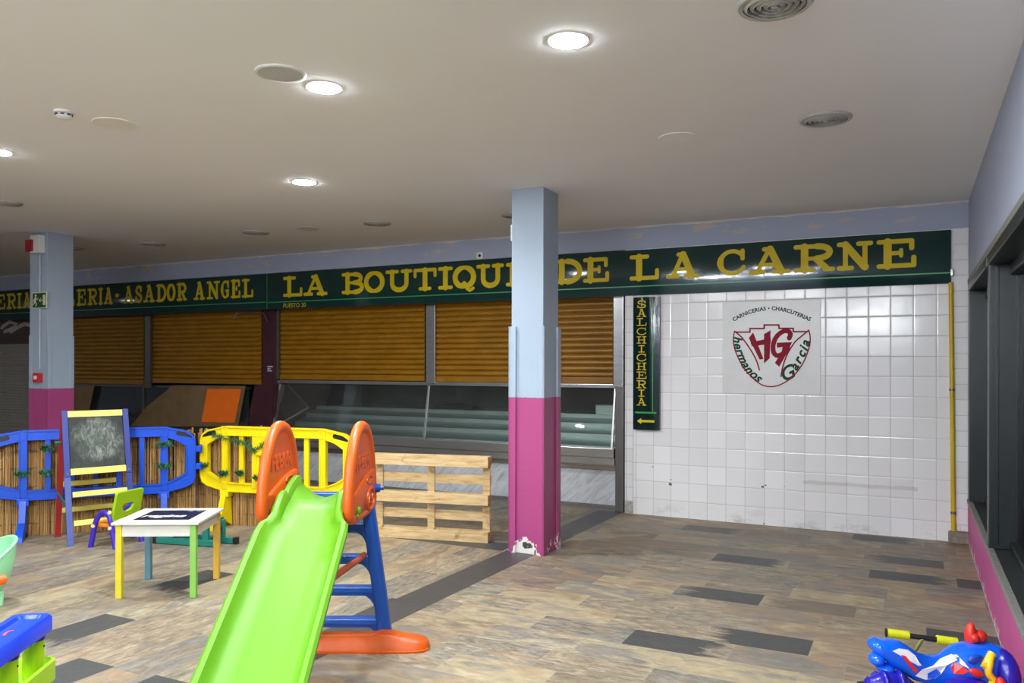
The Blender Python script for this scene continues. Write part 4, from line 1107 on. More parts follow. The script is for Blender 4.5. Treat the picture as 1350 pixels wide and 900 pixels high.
# ================================================================== PALLET
pr_ = fl(643, 716); pl_ = fl(493, 707); pd = (pl_ - pr_).normalized(); ang = math.atan2(-pd.y, -pd.x)
pb_ = pr_ + pd * .6
t = thing('wooden_pallet', 'pale raw wood pallet standing on its long edge beside the slide', 'pallet', (pb_.x, pb_.y, 0), ang)
for z0, z1 in ((.0, .10), (.35, .45), (.705, .81)):
    bm = BM(); bx(bm, -.6, .6, 0, .022, z0, z1, .003); obj('runner_board', bm, WOOD, t)
for x in (-.6 + .05, 0, .6 - .05):
    for z0, z1 in ((.0, .10), (.355, .445), (.71, .81)):
        bm = BM(); bx(bm, x - (.05 if abs(x) > .1 else .04), x + (.05 if abs(x) > .1 else .04), .022, .10, z0 + .002, z1 - .002, .003); obj('block', bm, WOOD, t)
for x in (-.545, -.005, .555):
    bm = BM(); bx(bm, x - .036, x + .036, .100, .120, 0.002, .808, .003); obj('cross_board', bm, WOOD, t)
for z in (.05, .225, .40, .575, .76):
    bm = BM(); bx(bm, -.598, .598, .120, .138, z - .046, z + .046, .003); obj('deck_board', bm, WOOD, t)

# ================================================================== SLIDE
so_ = cam_pt(-1.108, 4.75)
sl = thing('toy_slide', 'childrens plastic slide with lime chute, orange ear-shaped sides and blue ladder', 'slide', so_, YAW)
# chute
def csec(y, z, w, h, up=0.0):
    """cross-section: bed (flat, or a shallow U when up is 1), inner walls, rolled rims"""
    b = w * .74
    q = lambda x: up * (h - .01) * (abs(x) / w) ** 1.7
    top = [(-w - .016, z + h - .045), (-w - .018, z + h - .015), (-w - .004, z + h), (-w + .018, z + h - .004), (-w + .03, z + h - .025), (-b - .012, z + .028), (-b + .018, z + .006), (-b * .5, z), (0, z), (b * .5, z), (b - .018, z + .006), (b + .012, z + .028), (w - .03, z + h - .025), (w - .018, z + h - .004), (w + .004, z + h), (w + .018, z + h - .015), (w + .016, z + h - .045)]
    top = [(x, max(zz, z + q(x)) if 4 < i < 12 else (zz if up == 0 or i in (0, 1, 2, 14, 15, 16) else max(zz, z + q(x)))) for i, (x, zz) in enumerate(top)]
    bot = [(x * .985, zz - .014) for x, zz in reversed(top[2:-2])]
    return [(x, y, zz) for x, zz in top + bot]
keys = [(.035, .885, .168, .10, 1), (.02, .885, .168, .135, 1), (-.04, .885, .168, .14, 1), (-.14, .885, .168, .115, 1), (-.22, .884, .168, .085, .8), (-.25, .884, .168, .06, .5), (-.275, .882, .168, .095, 0), (-.31, .868, .170, .105), (-.36, .838, .172, .10), (-.42, .802, .176, .085), (-.455, .782, .196, .072), (-.49, .763, .222, .080), (-.55, .730, .228, .084), (-.8, .588, .228, .084),
        (-1.1, .417, .228, .084), (-1.4, .246, .230, .084), (-1.55, .172, .232, .084), (-1.68, .126, .236, .080), (-1.80, .100, .240, .07), (-1.9, .088, .242, .06), (-1.94, .075, .236, .05)]
bm = BM(); loft(bm, [csec(*k) for k in keys]); obj('chute', bm, LIME, sl, smooth=True, angle=42)
# curled end of the chute rests on the floor
bm = BM(); prism(bm, [(-.2, -1.86, 0), (-.2, -1.93, 0), (-.2, -1.93, .06), (-.2, -1.80, .085), (-.2, -1.74, .09)], (.4, 0, 0), bev=.006); obj('chute_foot', bm, LIME, sl)
# ladder: two leaning legs, rungs, arched gussets
bm = BM(); ly = .095
def legx(z): return .352 - .128 * z / .95
for sx in (-1, 1):
    sec = []
    for z in (.03, .25, .5, .75, .93):
        c = legx(z); hw = .043 - .004 * z; hd = .045
        ring = []
        for k in range(16):
            a = 2 * PI * k / 16; cx_ = math.copysign(abs(math.cos(a)) ** .6, math.cos(a)); sy_ = math.copysign(abs(math.sin(a)) ** .6, math.sin(a))
            ring.append((sx * (c + hw * cx_), ly + hd * sy_, z))
        sec.append(ring)
    loft(bm, sec)
RZ = (.150, .340, .530, .722)
for z in RZ + (.905,):                          # arched fillets under each rung
    for sx in (-1, 1):
        r = .105 if z < .9 else .06; c = legx(z) - .035; c2 = legx(z - .035 - r) - .038
        pts = [(sx * (c + .02), 0, z - .035), (sx * (c - r), 0, z - .035)] + [(sx * (c - r + (c2 - c + r) * math.sin(q)), 0, z - .035 - r * (1 - math.cos(q))) for q in [PI / 2 * k / 7 for k in range(1, 8)]] + [(sx * (c2 + .02), 0, z - .035 - r)]
        prism(bm, [(x, ly - .03, zz) for x, _, zz in pts], (0, .05, 0))
ld_ = obj('ladder', bm, S_BLUE, sl, smooth=True, angle=35)
for z in RZ + (.905,):
    bm = BM(); w = legx(z) - .03
    bx(bm, -w, w, ly - .045, ly + .04, z - .014, z, .004); bx(bm, -w, w, ly - .035, ly + .015, z - .05, z - .01, .004); bx(bm, -w, w, ly - .045, ly - .03, z - .03, z - .012, .003)
    obj('rung', bm, S_BLUE, ld_)
# orange base bar
bm = BM(); sec = []
for x, hw, h in [(-.62, .03, .035), (-.60, .062, .055), (-.55, .082, .068), (-.45, .088, .080), (-.40, .090, .092), (-.33, .090, .094), (-.28, .088, .082), (0, .088, .078), (.28, .088, .082), (.33, .090, .094), (.40, .090, .092), (.45, .088, .080), (.55, .082, .068), (.60, .062, .055), (.62, .03, .035)]:
    ring = [(x, -hw - .012, .0), (x, -hw - .012, .010), (x, -hw, .014), (x, -hw * .82, h * .72), (x, -hw * .55, h), (x, hw * .55, h), (x, hw * .82, h * .72), (x, hw, .014), (x, hw + .012, .010), (x, hw + .012, .0)]
    sec.append(ring)
loft(bm, sec); bmesh.ops.translate(bm, verts=bm.verts, vec=(0, .0, 0)); obj('base_bar', bm, ORANGE, sl, smooth=True, angle=40)
# orange ears
EY0, EY1 = -.42, .19
def ear_outline(n=64):
    """(y, z) loop of the ear: broad rounded foot, pointed rounded top"""
    base = [(.50, 0), (.25, .0), (.09, .03), (.02, .09), (0, .19), (.01, .33), (.05, .52), (.12, .70), (.22, .85), (.33, .95), (.43, .993), (.52, 1.0), (.61, .985), (.71, .94), (.82, .83), (.90, .68), (.95, .52), (.985, .34), (1, .19), (.985, .09), (.92, .03), (.76, .0), (.5, 0)]
    P_ = smooth_path([(a, b, 0) for a, b in base], 4)[:-1]
    return [(EY0 + (EY1 - EY0) * p.x, .785 + .565 * p.y) for p in P_]
def shrink(L_, d):
    cy = sum(p[0] for p in L_) / len(L_); n = len(L_); out = []
    for i in range(n):
        a, b = L_[i - 1], L_[(i + 1) % n]; dx, dy = b[0] - a[0], b[1] - a[1]; q = math.hypot(dx, dy) or 1
        out.append((L_[i][0] - dy / q * d * -1 * -1, L_[i][1] + dx / q * d * -1 * -1))
    return out
def area(L_): return sum(a[0] * b[1] - b[0] * a[1] for a, b in zip(L_, L_[1:] + L_[:1])) / 2
EO = ear_outline()
if area(EO) < 0: EO.reverse()
def inset(d): return [(p[0], p[1]) for p in shrink(EO, d)]
def ear(cx, out):
    T = .029
    bm = BM(); loops = []
    for d, x in ((.0, 0), (.002, .012), (.008, .021), (.018, .027), (.030, T), (.048, .027), (.060, .016), (.070, .013)):
        loops.append([(cx + x, a, b) for a, b in inset(d)])
    neg = [[(cx - (p[0] - cx), p[1], p[2]) for p in l] for l in reversed(loops[1:])]
    loft(bm, neg + loops, cap=True)
    o = obj('side_ear', bm, ORANGE, sl, smooth=True, angle=55)
    # lower bulge, panel line, moulded details and lettering on both faces
    bm = BM()
    for s in (1, -1):
        P_ = [p for p in inset(.05) if p[1] < 1.03]
        P_.sort(key=lambda p: math.atan2(p[1] - .93, p[0] - (EY0 + EY1) / 2))
        arch = [(EY0 + .04 + (EY1 - EY0 - .08) * k / 16, .93 + .12 * math.sin(PI / 2 * (.05 + .95 * k / 16))) for k in range(17)]
        lowp = [p for p in inset(.045) if p[1] < .985]; lowp.sort(key=lambda p: -math.atan2(p[1] - .985, p[0] - (EY0 + EY1) / 2) % (2 * PI))
        ring = list(reversed(arch)) + sorted([p for p in lowp if p[0] < (EY0 + EY1) / 2], key=lambda p: -p[1]) + sorted([p for p in lowp if p[0] >= (EY0 + EY1) / 2], key=lambda p: p[1])
        cy_ = sum(p[0] for p in ring) / len(ring); cz_ = sum(p[1] for p in ring) / len(ring)
        sc = lambda k: [(cy_ + (p[0] - cy_) * k, cz_ + (p[1] - cz_) * k) for p in ring]
        loft(bm, [[(cx + s * x, a, b) for a, b in sc(k)] for k, x in ((1.0, .012), (.97, .024), (.90, .029), (.0, .030))], cap=False)
    obj('moulded_pad', bm, ORANGE, o, smooth=True, angle=55)
    bm = BM()
    for s in (1, -1):
        M = Matrix.Translation((cx + s * .0135, -.115, 1.115)) @ Matrix.Rotation(s * PI / 2, 4, 'Z') @ Matrix.Rotation(PI / 2, 4, 'X')
        font_mesh(bm, 'FEBER', .125, M, 0, .003, ext=.004)
    obj('raised_lettering', bm, ORANGE, o)
    bm = BM()
    for s in (1, -1):
        x = cx + s * .029; cyy, czz = .0, .885
        tube(bm, [(x, cyy + .085 * math.cos(a), czz + .062 * math.sin(a)) for a in [2 * PI * k / 20 for k in range(20)]], .012, 8, closed=True)
        tube(bm, smooth_path([(x, cyy - .05, czz - .02), (x, cyy - .015, czz + .02), (x, cyy + .02, czz - .01), (x, cyy + .055, czz + .02)], 5), .008, 8)
        tube(bm, [(x, cyy - .02 + .062 * math.cos(a), czz + .115 + .022 * math.sin(a)) for a in [2 * PI * k / 16 for k in range(16)]], .007, 8, closed=True)
    obj('moulded_ring', bm, ORANGE, o, smooth=True)
    bm = BM()
    for s in (1, -1):
        lathe(bm, [(0, .022), (.018, .020), (.024, .010), (.022, 0)], (cx + s * .028, -.30, .868), 14, rot=Matrix.Rotation(s * PI / 2, 3, 'Y'))
        lathe(bm, [(0, .016), (.012, .014), (.015, 0)], (cx + s * .028, -.31, .838), 12, rot=Matrix.Rotation(s * PI / 2, 3, 'Y'))
    obj('lime_bolt', bm, LIME, o, smooth=True)
    bm = BM(); lathe(bm, [(0, .055), (.012, .053), (.013, .03), (.026, .028), (.028, 0)], (cx + out * .025, .14, .925), 14, rot=Matrix.Rotation(out * PI / 2, 3, 'Y')); obj('blue_bolt', bm, S_BLUE, o, smooth=True)
    an = -.062; p = Vector((cx, -.115, 0)); o.rotation_euler = (0, 0, an); o.location = p - Matrix.Rotation(an, 3, 'Z') @ p
    return o
ear(.235, 1); ear(-.235, -1)
bm = BM(); tube(bm, [(.225, -.06, .545), (.12, -.33, .50), (.05, -.62, .60)], [.017, .02, .02], 12); tube(bm, [(-.225, -.06, .545), (-.12, -.33, .50), (-.05, -.62, .60)], [.017, .02, .02], 12)
tube(bm, [(.225, -.06, .545), (.23, .03, .545)], .017, 10); tube(bm, [(-.225, -.06, .545), (-.23, .03, .545)], .017, 10)
obj('support_strut', bm, RUST, sl, smooth=True)

# ================================================================== WHITE TABLE
tc = [fl(157, 788), fl(254, 787), fl(287, 762), fl(196, 763)]
ctr = sum(tc, Vector()) / 4; ta = math.atan2((tc[1] - tc[0]).y, (tc[1] - tc[0]).x)
tb = thing('play_table', 'low white childrens table with differently coloured legs and black centre panel', 'table', (ctr.x, ctr.y, 0), ta)
WT = plain('table_white', (204, 203, 192), .45, var=.05, scale=12); hx, hy = .262, .255; TH = .545
bm = BM(); bx(bm, -hx - .045, hx + .045, -hy - .04, hy + .04, TH - .018, TH, .004); obj('table_top', bm, WT, tb)
bm = BM(); za_, zb2 = TH - .105, TH - .018
bx(bm, -hx + .02, hx - .02, -hy - .012, -hy + .008, za_, zb2, .003); bx(bm, -hx + .02, hx - .02, hy - .008, hy + .012, za_, zb2, .003); bx(bm, -hx - .012, -hx + .008, -hy + .02, hy - .02, za_, zb2, .003); bx(bm, hx - .008, hx + .012, -hy + .02, hy - .02, za_, zb2, .003)
obj('apron', bm, WT, tb)
for sx, sy, c, nm in ((-1, -1, (206, 192, 40), 'yellow'), (1, -1, (126, 180, 78), 'light green'), (1, 1, (204, 162, 56), 'amber'), (-1, 1, (92, 136, 152), 'grey blue')):
    bm = BM(); bx(bm, sx * hx - .022, sx * hx + .022, sy * hy - .022, sy * hy + .022, 0, TH - .018, .004)
    tag(obj('leg', bm, plain('leg_paint_' + nm.replace(' ', '_'), c, .45, var=.05), tb), nm + ' leg')
bm = BM(); bx(bm, -.195, .205, -.19, .185, TH + .0005, TH + .003); pn_ = tag(obj('centre_panel', bm, plain('dark_panel', (22, 24, 40), .28, var=.15), tb), 'black centre panel with white scrawl')
bm = BM()
font_mesh(bm, 'regina', .13, Matrix.Translation((-.03, -.055, TH + .0042)), .35, .004)
font_mesh(bm, '~ ~', .07, Matrix.Translation((.13, .155, TH + .0042)), .2, .002)
obj('scrawl', bm, WHITE, pn_)
bm = BM()
for x, y, a in ((-.255, -.22, .2), (-.25, .0, 1.5), (-.24, .17, 1.4), (.0, .235, 0), (.02, -.245, 0), (.25, .02, 1.6), (-.12, -.25, .1)):
    P_ = [(x + .045 * (k / 7 - .5) * math.cos(a) - .012 * math.sin(k * 2.1) * math.sin(a), y + .06 * (k / 7 - .5) * math.sin(a) + .012 * math.sin(k * 2.1) * math.cos(a)) for k in range(8)]
    stroke(bm, P_, .005, lambda u, v, d: Vector((u, v, TH + .0008 + d)))
obj('crayon_marks', bm, plain('crayon_blue', (150, 166, 206), .6), tb)

# ================================================================== CHALKBOARD EASEL
EF = fl(93, 720); ER = fl(176, 709)
ed = (ER - EF); ew = ed.length; ea = math.atan2(ed.y, ed.x); ec = (EF + ER) / 2
fwd = Vector((ed.y, -ed.x, 0)).normalized()                             # direction the board faces
e0 = ec - fwd * .24
ez = thing('chalkboard_easel', 'wooden childrens easel with smeared chalkboard, blue front and red back legs', 'easel', (e0.x, e0.y, 0), ea)
E_BLUE = plain('easel_blue', (42, 54, 128), .45, var=.08, scale=10); E_BLUE2 = plain('easel_faded_blue', (74, 86, 150), .5, var=.1, scale=10); E_RED = plain('easel_red', (150, 34, 36), .45, var=.08); E_YEL = plain('easel_yellow', (222, 208, 104), .5, var=.05); E_TEAL = plain('easel_teal', (40, 110, 104), .4)
hw = ew / 2; TOP = 1.235
def fy(z): return -.24 + .28 * z / TOP                                  # front legs lean back
def by(z): return .30 - .24 * z / TOP
def fxx(s, z): return s * (hw - .004 * z / TOP)
for s in (-1, 1):
    bm = BM(); bar(bm, (fxx(s, .62), fy(.62) - .006, .62), (fxx(s, TOP), fy(TOP) - .006, TOP), .052, .024, (0, 1, 0), .004); tag(obj('upper_leg', bm, E_BLUE, ez), 'blue upper leg')
    bm = BM(); bar(bm, (fxx(s, 0), fy(0), 0.0), (fxx(s, .64), fy(.64), .64), .052, .022, (0, 1, 0), .004); obj('front_leg', bm, E_BLUE2 if s < 0 else E_BLUE, ez)
    bm = BM(); bar(bm, (fxx(s, 0) * .97, by(0), 0.0), (fxx(s, TOP - .02), by(TOP - .02), TOP - .02), .050, .022, (0, 1, 0), .004); tag(obj('rear_leg', bm, E_RED, ez), 'red rear leg')
    bm = BM(); bar(bm, (fxx(s, .36) * 1.06, fy(.36) + .0, .36), (fxx(s, .44) * 1.06, by(.36), .44), .012, .03, (0, 0, 1), .003); tag(obj('stay', bm, E_TEAL, ez), 'teal folding stay')
    bm = BM(); tube(bm, [(fxx(s, .93) * 1.0, by(.93) - .0, .93), (fxx(s, .93) * 1.0 + s * .06, by(.93), .93)], .016, 10); tag(obj('peg', bm, E_TEAL, ez, smooth=True), 'teal peg')
    bm = BM(); lathe(bm, [(0, .006), (.010, .005), (.012, 0)], (fxx(s, .655), fy(.655) - .019, .655), 10, rot=Matrix.Rotation(PI / 2, 3, 'X')); obj('screw', bm, STEEL, ez, smooth=True)
lean = math.atan2(.28, TOP)
def slat(z, hgt, f, nm, mat, x=1.0, th=.02, off=0.0):
    y = f(z) + off; s = 1 if f is fy else -1
    bm = BM(); w = (hw - .03) * x
    box(bm, (0, y, z), (2 * w, th, hgt), Matrix.Rotation(-lean * s, 4, 'X'), .003); return obj(nm, bm, mat, ez)
slat(TOP - .035, .06, fy, 'top_rail', E_YEL); slat(.665, .06, fy, 'board_rail', E_YEL, off=-.008); slat(.46, .05, fy, 'shelf_rail', E_YEL, off=-.022, x=.98); slat(.20, .05, fy, 'lower_rail', E_YEL, off=-.012, x=.98)
slat(.52, .045, by, 'shelf_rail', E_YEL, off=0); slat(.26, .045, by, 'lower_rail', E_YEL, off=0)
zb3, zt3 = .69, TOP - .06; zm = (zb3 + zt3) / 2
bm = BM(); box(bm, (0, fy(zm) + .002, zm), (2 * (hw - .035), .010, (zt3 - zb3) * 1.02), Matrix.Rotation(-lean, 4, 'X')); obj('chalkboard', bm, CHALK, ez)

# ================================================================== CHILD'S CHAIR
cn, cf = fl(117.5, 721), fl(154.5, 724)
ca_ = math.atan2((cf - cn).y, (cf - cn).x); cl = (cf - cn).length
base = (cn + cf) / 2 + Vector((-math.sin(ca_), math.cos(ca_), 0)) * .17
ch = thing('toy_chair', 'small plastic chair with purple legs, orange seat and lime backrest', 'chair', (base.x, base.y, 0), ca_)
PURP = plain('chair_purple', (62, 40, 176), .35, var=.06); C_LIME = plain('chair_lime', (152, 192, 20), .4, var=.06); C_OR = plain('chair_orange', (240, 140, 24), .4); C_CREAM = plain('chair_cream', (232, 218, 150), .4)
for s in (-1, 1):
    y = s * .165; bm = BM()
    arcp = smooth_path([(-.145, y, .0), (-.115, y, .13), (-.085, y, .24), (-.03, y, .31), (.03, y, .32), (.075, y, .27), (.10, y, .15), (.135, y, .0)], 5)
    tube(bm, arcp, .024, 10, flat=1.0); obj('side_frame', bm, PURP, ch, smooth=True)
    bm = BM()
    for x, z in ((-.10, .20), (.088, .19), (.085, .33)):
        lathe(bm, [(0, .014), (.016, .012), (.02, 0)], (x, y + s * .016, z), 12, rot=Matrix.Rotation(-s * PI / 2, 3, 'X'))
    tag(obj('screw_cap', bm, C_CREAM, ch, smooth=True), 'cream round cap')
bm = BM(); bx(bm, -.145, .12, -.148, .148, .185, .225, .012); bx(bm, -.155, -.13, -.148, .148, .165, .22, .01); obj('seat', bm, C_OR, ch)
# backrest with a bean-shaped hand hole
bm = BM()
def backp(u, v): return Vector((.085 + .06 * v, u * .165, .245 + .265 * v))
outer = [(-1, 0), (-.5, 0), (0, 0), (.5, 0), (1, 0), (1, .5), (1, .94), (.94, 1), (.5, 1), (0, 1), (-.5, 1), (-.94, 1), (-1, .94), (-1, .5)]
hole = [(.48 * math.cos(a), .42 + .16 * math.sin(a) + .05 * abs(math.cos(a))) for a in [math.atan2((v - .42) * 2, u) for u, v in outer]]
nrm = Vector((.975, 0, -.22)) * .014
for sgn in (0, 1): pass
A = [bm.verts.new(backp(*p) - nrm) for p in outer]; B = [bm.verts.new(backp(*p) - nrm) for p in hole]; C_ = [bm.verts.new(backp(*p) + nrm) for p in hole]; D_ = [bm.verts.new(backp(*p) + nrm) for p in outer]
n = len(outer)
for X_, Y_ in ((A, B), (B, C_), (C_, D_), (D_, A)):
    for k in range(n): bm.faces.new((X_[k], X_[(k + 1) % n], Y_[(k + 1) % n], Y_[k]))
obj('backrest', bm, C_LIME, ch)
bm = BM(); tube(bm, [backp(-.7, .80) - nrm, backp(.7, .80) - nrm], .008, 8); tube(bm, [backp(-1, .02), backp(1, .02)], .02, 8); obj('backrest_rib', bm, C_LIME, ch, smooth=True)

# ================================================================== TEAL BENCH BEHIND THE TABLE
b0 = fl(207, 716); b1 = fl(284, 721); bd = (b1 - b0); bA = math.atan2(bd.y, bd.x); bl_ = bd.length
bn = thing('low_bench', 'low teal metal bench mostly hidden behind the white table', 'bench', ((b0 + b1) / 2), bA)
TEAL = plain('teal_metal_paint', (28, 118, 104), .4, var=.1)
bm = BM(); bx(bm, -bl_ / 2, bl_ / 2, -.02, .025, .005, .06, .006); obj('foot_bar', bm, TEAL, bn)
bm = BM(); bx(bm, -bl_ / 2 + .10, bl_ / 2 + .09, .14, .185, .005, .06, .006); obj('foot_bar', bm, TEAL, bn)
for x, y in ((-bl_ / 2 + .15, 0), (bl_ / 2 - .10, 0), (-bl_ / 2 + .20, .16), (bl_ / 2 - .04, .16)):
    bm = BM(); bx(bm, x - .03, x + .03, y - .018, y + .018, .055, .225, .005); obj('leg', bm, TEAL, bn)
bm = BM(); bx(bm, -bl_ / 2 + .1, bl_ / 2 - .04, -.04, .20, .22, .245, .01); obj('seat', bm, TEAL, bn)
for x, y in ((-bl_ / 2 - .015, 0), (bl_ / 2 + .015, 0), (-bl_ / 2 + .085, .162), (bl_ / 2 + .105, .162)):
    bm = BM(); bx(bm, x - .02, x + .02, y - .024, y + .029, .0, .064, .006); tag(obj('end_cap', bm, BLACKM, bn), 'black end cap')
bm = BM(); tube(bm, smooth_path([(bl_ / 2 - .05, .08, .22), (bl_ / 2 + .0, .08, .17), (bl_ / 2 - .01, .08, .10), (bl_ / 2 - .04, .08, .06)], 6), .01, 8); tag(obj('strap', bm, BLACKM, bn, smooth=True), 'black strap')

# ================================================================== MINT SHELL CHAIR (left edge)
mc = fl(-20, 797)
mt = thing('shell_chair', 'mint green plastic tub chair with orange bar cut by the left edge', 'chair', (mc.x, mc.y, 0), YAW + math.radians(48))
MINT = plain('mint_plastic', (150, 222, 168), .3, var=.04)
bm = BM(); rows = []
for i in range(15):
    v = i / 14; row = []
    for k in range(25):
        a = PI * (-.62 + 1.24 * k / 24)                               # open to the left, high to the right
        r = .10 + .145 * math.sin(min(1, v * 1.05) * PI / 2)
        top = .16 + .27 * max(0, math.cos(a * .80)) ** .8
        row.append((-.06 + r * math.cos(a), r * math.sin(a) * .95, .045 + top * (v ** 1.5) * .93))
    rows.append(row)
inn = [[(x - .014 * math.cos(PI * (-.62 + 1.24 * k / 24)), y - .014 * math.sin(PI * (-.62 + 1.24 * k / 24)), z + .010 * (1 - i / 14)) for k, (x, y, z) in enumerate(row)] for i, row in enumerate(rows)]
loft(bm, rows, closed=False, cap=False); loft(bm, inn, closed=False, cap=False); loft(bm, [rows[-1], inn[-1]], closed=False, cap=False); loft(bm, [[r_[0] for r_ in rows], [r_[0] for r_ in inn]], closed=False, cap=False); loft(bm, [[r_[-1] for r_ in rows], [r_[-1] for r_ in inn]], closed=False, cap=False)
obj('shell', bm, MINT, mt, smooth=True, angle=50)
bm = BM(); tube(bm, [r_ for r_ in smooth_path(rows[-1][::2], 3)], .011, 8); obj('rim', bm, MINT, mt, smooth=True)
bm = BM(); lathe(bm, [(0, .05), (.12, .052), (.135, .08), (.13, .10)], (-.06, 0, 0), 24); obj('seat', bm, MINT, mt, smooth=True)
for x, y in ((.07, -.09), (.07, .09), (-.16, -.09), (-.16, .09)):
    bm = BM(); lathe(bm, [(0, 0), (.016, 0), (.022, .09), (0, .09)], (x, y, 0), 12); obj('leg', bm, MINT, mt, smooth=True)
_mi = Matrix.Rotation(-YAW - math.radians(48), 3, 'Z'); _o = [ _mi @ (at(px, py, d_) - Vector((mc.x, mc.y, 0))) for px, py, d_ in ((-34, 778, 5.42), (2, 764, 5.42), (8, 762, 5.44))]
bm = BM(); tube(bm, _o, [.034, .034, .022], 12); obj('orange_bar', bm, plain('bar_orange', (242, 96, 14), .35), mt, smooth=True)

# ================================================================== BLUE AND LIME TOY BENCH (lower left corner)
tp = at(44, 812.5, 3.5); T0 = Vector((tp.x, tp.y, 0))
tt = thing('toy_workbench', 'glossy blue topped toy table with lime posts in the lower left corner', 'toy table', T0, YAW + math.radians(97))
TBLUE = plain('toy_blue', (18, 62, 214), .25, var=.05); TBL2 = plain('toy_dark_blue', (10, 38, 160), .3, var=.05); TLIME = plain('toy_lime', (164, 212, 12), .35, var=.05)
zt_ = tp.z
bm = BM()
def rrect(x0, x1, y0, y1, r, z, n=6):
    out = []
    for cx_, cy_, a0 in ((x1 - r, y1 - r, 0), (x0 + r, y1 - r, 90), (x0 + r, y0 + r, 180), (x1 - r, y0 + r, 270)):
        out += [(cx_ + r * math.cos(math.radians(a0 + 90 * k / n)), cy_ + r * math.sin(math.radians(a0 + 90 * k / n)), z) for k in range(n + 1)]
    return out
X0_, X1_, Y0_, Y1_ = -.62, .065, -.068, .11
secs = [rrect(X0_ + .03, X1_ - .03, Y0_ + .03, Y1_ - .03, .03, zt_ - .075), rrect(X0_, X1_, Y0_, Y1_, .05, zt_ - .068), rrect(X0_, X1_, Y0_, Y1_, .05, zt_ - .012), rrect(X0_ + .012, X1_ - .012, Y0_ + .012, Y1_ - .012, .04, zt_), rrect(X0_ + .035, X1_ - .035, Y0_ + .035, Y1_ - .035, .03, zt_ - .002), rrect(X0_ + .045, X1_ - .045, Y0_ + .045, Y1_ - .045, .025, zt_ - .016)]
loft(bm, secs); obj('top', bm, TBLUE, tt, smooth=True, angle=45)
for x, y in ((0, 0), (-.235, 0), (-.5, 0)):
    bm = BM(); lathe(bm, [(.046, zt_ - .10), (.048, zt_ - .068), (0, zt_ - .068)], (x, y, 0), 20); obj('collar', bm, TBL2, tt, smooth=True)
    bm = BM(); lathe(bm, [(0, 0), (.046, 0), (.043, zt_ - .095), (0, zt_ - .095)], (x, y, 0), 20); lg_ = obj('leg', bm, TLIME, tt, smooth=True)
    bm = BM(); d_ = Vector((-.1, -1, 0)).normalized(); lathe(bm, [(0, .002), (.005, .002), (.005, -.004)], Vector((x, y, zt_ - .13)) + Vector((0, -.0435, 0)), 10, rot=Matrix.Rotation(PI / 2, 3, 'X')); obj('screw_hole', bm, BLACKM, lg_)
bm = BM(); loft(bm, [rrect(X0_ - .0, X1_ + .045, Y0_ + .006, Y1_ + .03, .05, z_) for z_ in (zt_ - .30, zt_ - .215)] + [rrect(X0_ + .02, X1_ + .03, Y0_ + .02, Y1_ + .02, .04, zt_ - .21), rrect(X0_ + .03, X1_ + .02, Y0_ + .03, Y1_ + .01, .035, zt_ - .25)]); obj('shelf', bm, TLIME, tt, smooth=True, angle=45)
bm = BM(); P_ = [(-.17 + .03 * math.cos(q), .02 + .012 * math.sin(q)) for q in [k * .7 for k in range(5)]]; stroke(bm, P_, .012, lambda u, v, d: Vector((u, v, zt_ - .0145 + d))); obj('decal', bm, plain('decal_red', (206, 60, 70), .4), tt)

# ================================================================== TOY MOTORBIKE AND SCOOTER (lower right)
md = 3.72
m0 = cam_pt((1235 - 675) / F * md, md)
mo = thing('toy_motorbike', 'blue ride-on toy motorbike with red and yellow fittings by the pink wall', 'toy motorbike', m0, YAW - math.radians(3))
MB_ = plain('bike_blue', (16, 92, 222), .22, var=.05); MD_ = plain('bike_indigo', (34, 26, 150), .25, var=.06); MR_ = plain('bike_red', (208, 44, 32), .35, var=.06); MY_ = plain('bike_yellow', (246, 196, 20), .35, var=.05)
def mx(px): return (px - 1235) / F * md
def mz(py, dd=0.0): return H - (py - 1.1 - HY) * (md + dd) / F
top = [(1148, 849), (1152, 843), (1158, 840.5), (1166, 843), (1172, 842.5), (1180, 842), (1190, 844.5), (1203, 853), (1215, 860.5), (1228, 863), (1241, 862), (1251, 855), (1262, 848.5), (1277, 845), (1292, 846), (1304, 844), (1316, 847), (1324, 854)]
bot = [856, 864, 870, 874, 880, 886, 892, 900, 904, 906, 908, 910, 912, 914, 914, 912, 908, 900]
hwid = [.03, .05, .062, .068, .07, .072, .074, .072, .068, .066, .07, .084, .098, .105, .105, .10, .09, .06]
secs = []
for (px, py), b_, w in zip(top, bot, hwid):
    zt4, zb4 = mz(py, .02), mz(b_, -.05); zc_ = (zt4 + zb4) / 2; hh = (zt4 - zb4) / 2
    secs.append([(mx(px), w * math.copysign(abs(math.cos(a)) ** .75, math.cos(a)), zc_ + hh * math.copysign(abs(math.sin(a)) ** .75, math.sin(a))) for a in [2 * PI * k / 22 for k in range(22)]])
bm = BM(); loft(bm, secs); body = obj('body', bm, MB_, mo, smooth=True, angle=50)
def blob(bm, c, r, seg=18):
    c = Vector(c); lathe(bm, [(math.sin(PI * k / 10), -math.cos(PI * k / 10)) for k in range(11)], (0, 0, 0), seg)
def ellip(bm, c, r, rot=None, seg=20):
    n0 = len(bm.verts); lathe(bm, [(math.sin(PI * k / 12) if 0 < k < 12 else 0, -math.cos(PI * k / 12)) for k in range(13)], (0, 0, 0), seg)
    bm.verts.ensure_lookup_table(); M = Matrix.Translation(c) @ (rot.to_4x4() if rot is not None else Matrix.Identity(4)) @ Matrix.Diagonal((r[0], r[1], r[2], 1))
    for v in bm.verts[n0:]: v.co = M @ v.co
bm = BM(); ellip(bm, (mx(1156), -.02, mz(868)), (.035, .05, .03)); ellip(bm, (mx(1166), -.03, mz(878)), (.04, .05, .02)); obj('tail_fairing', bm, MB_, mo, smooth=True)
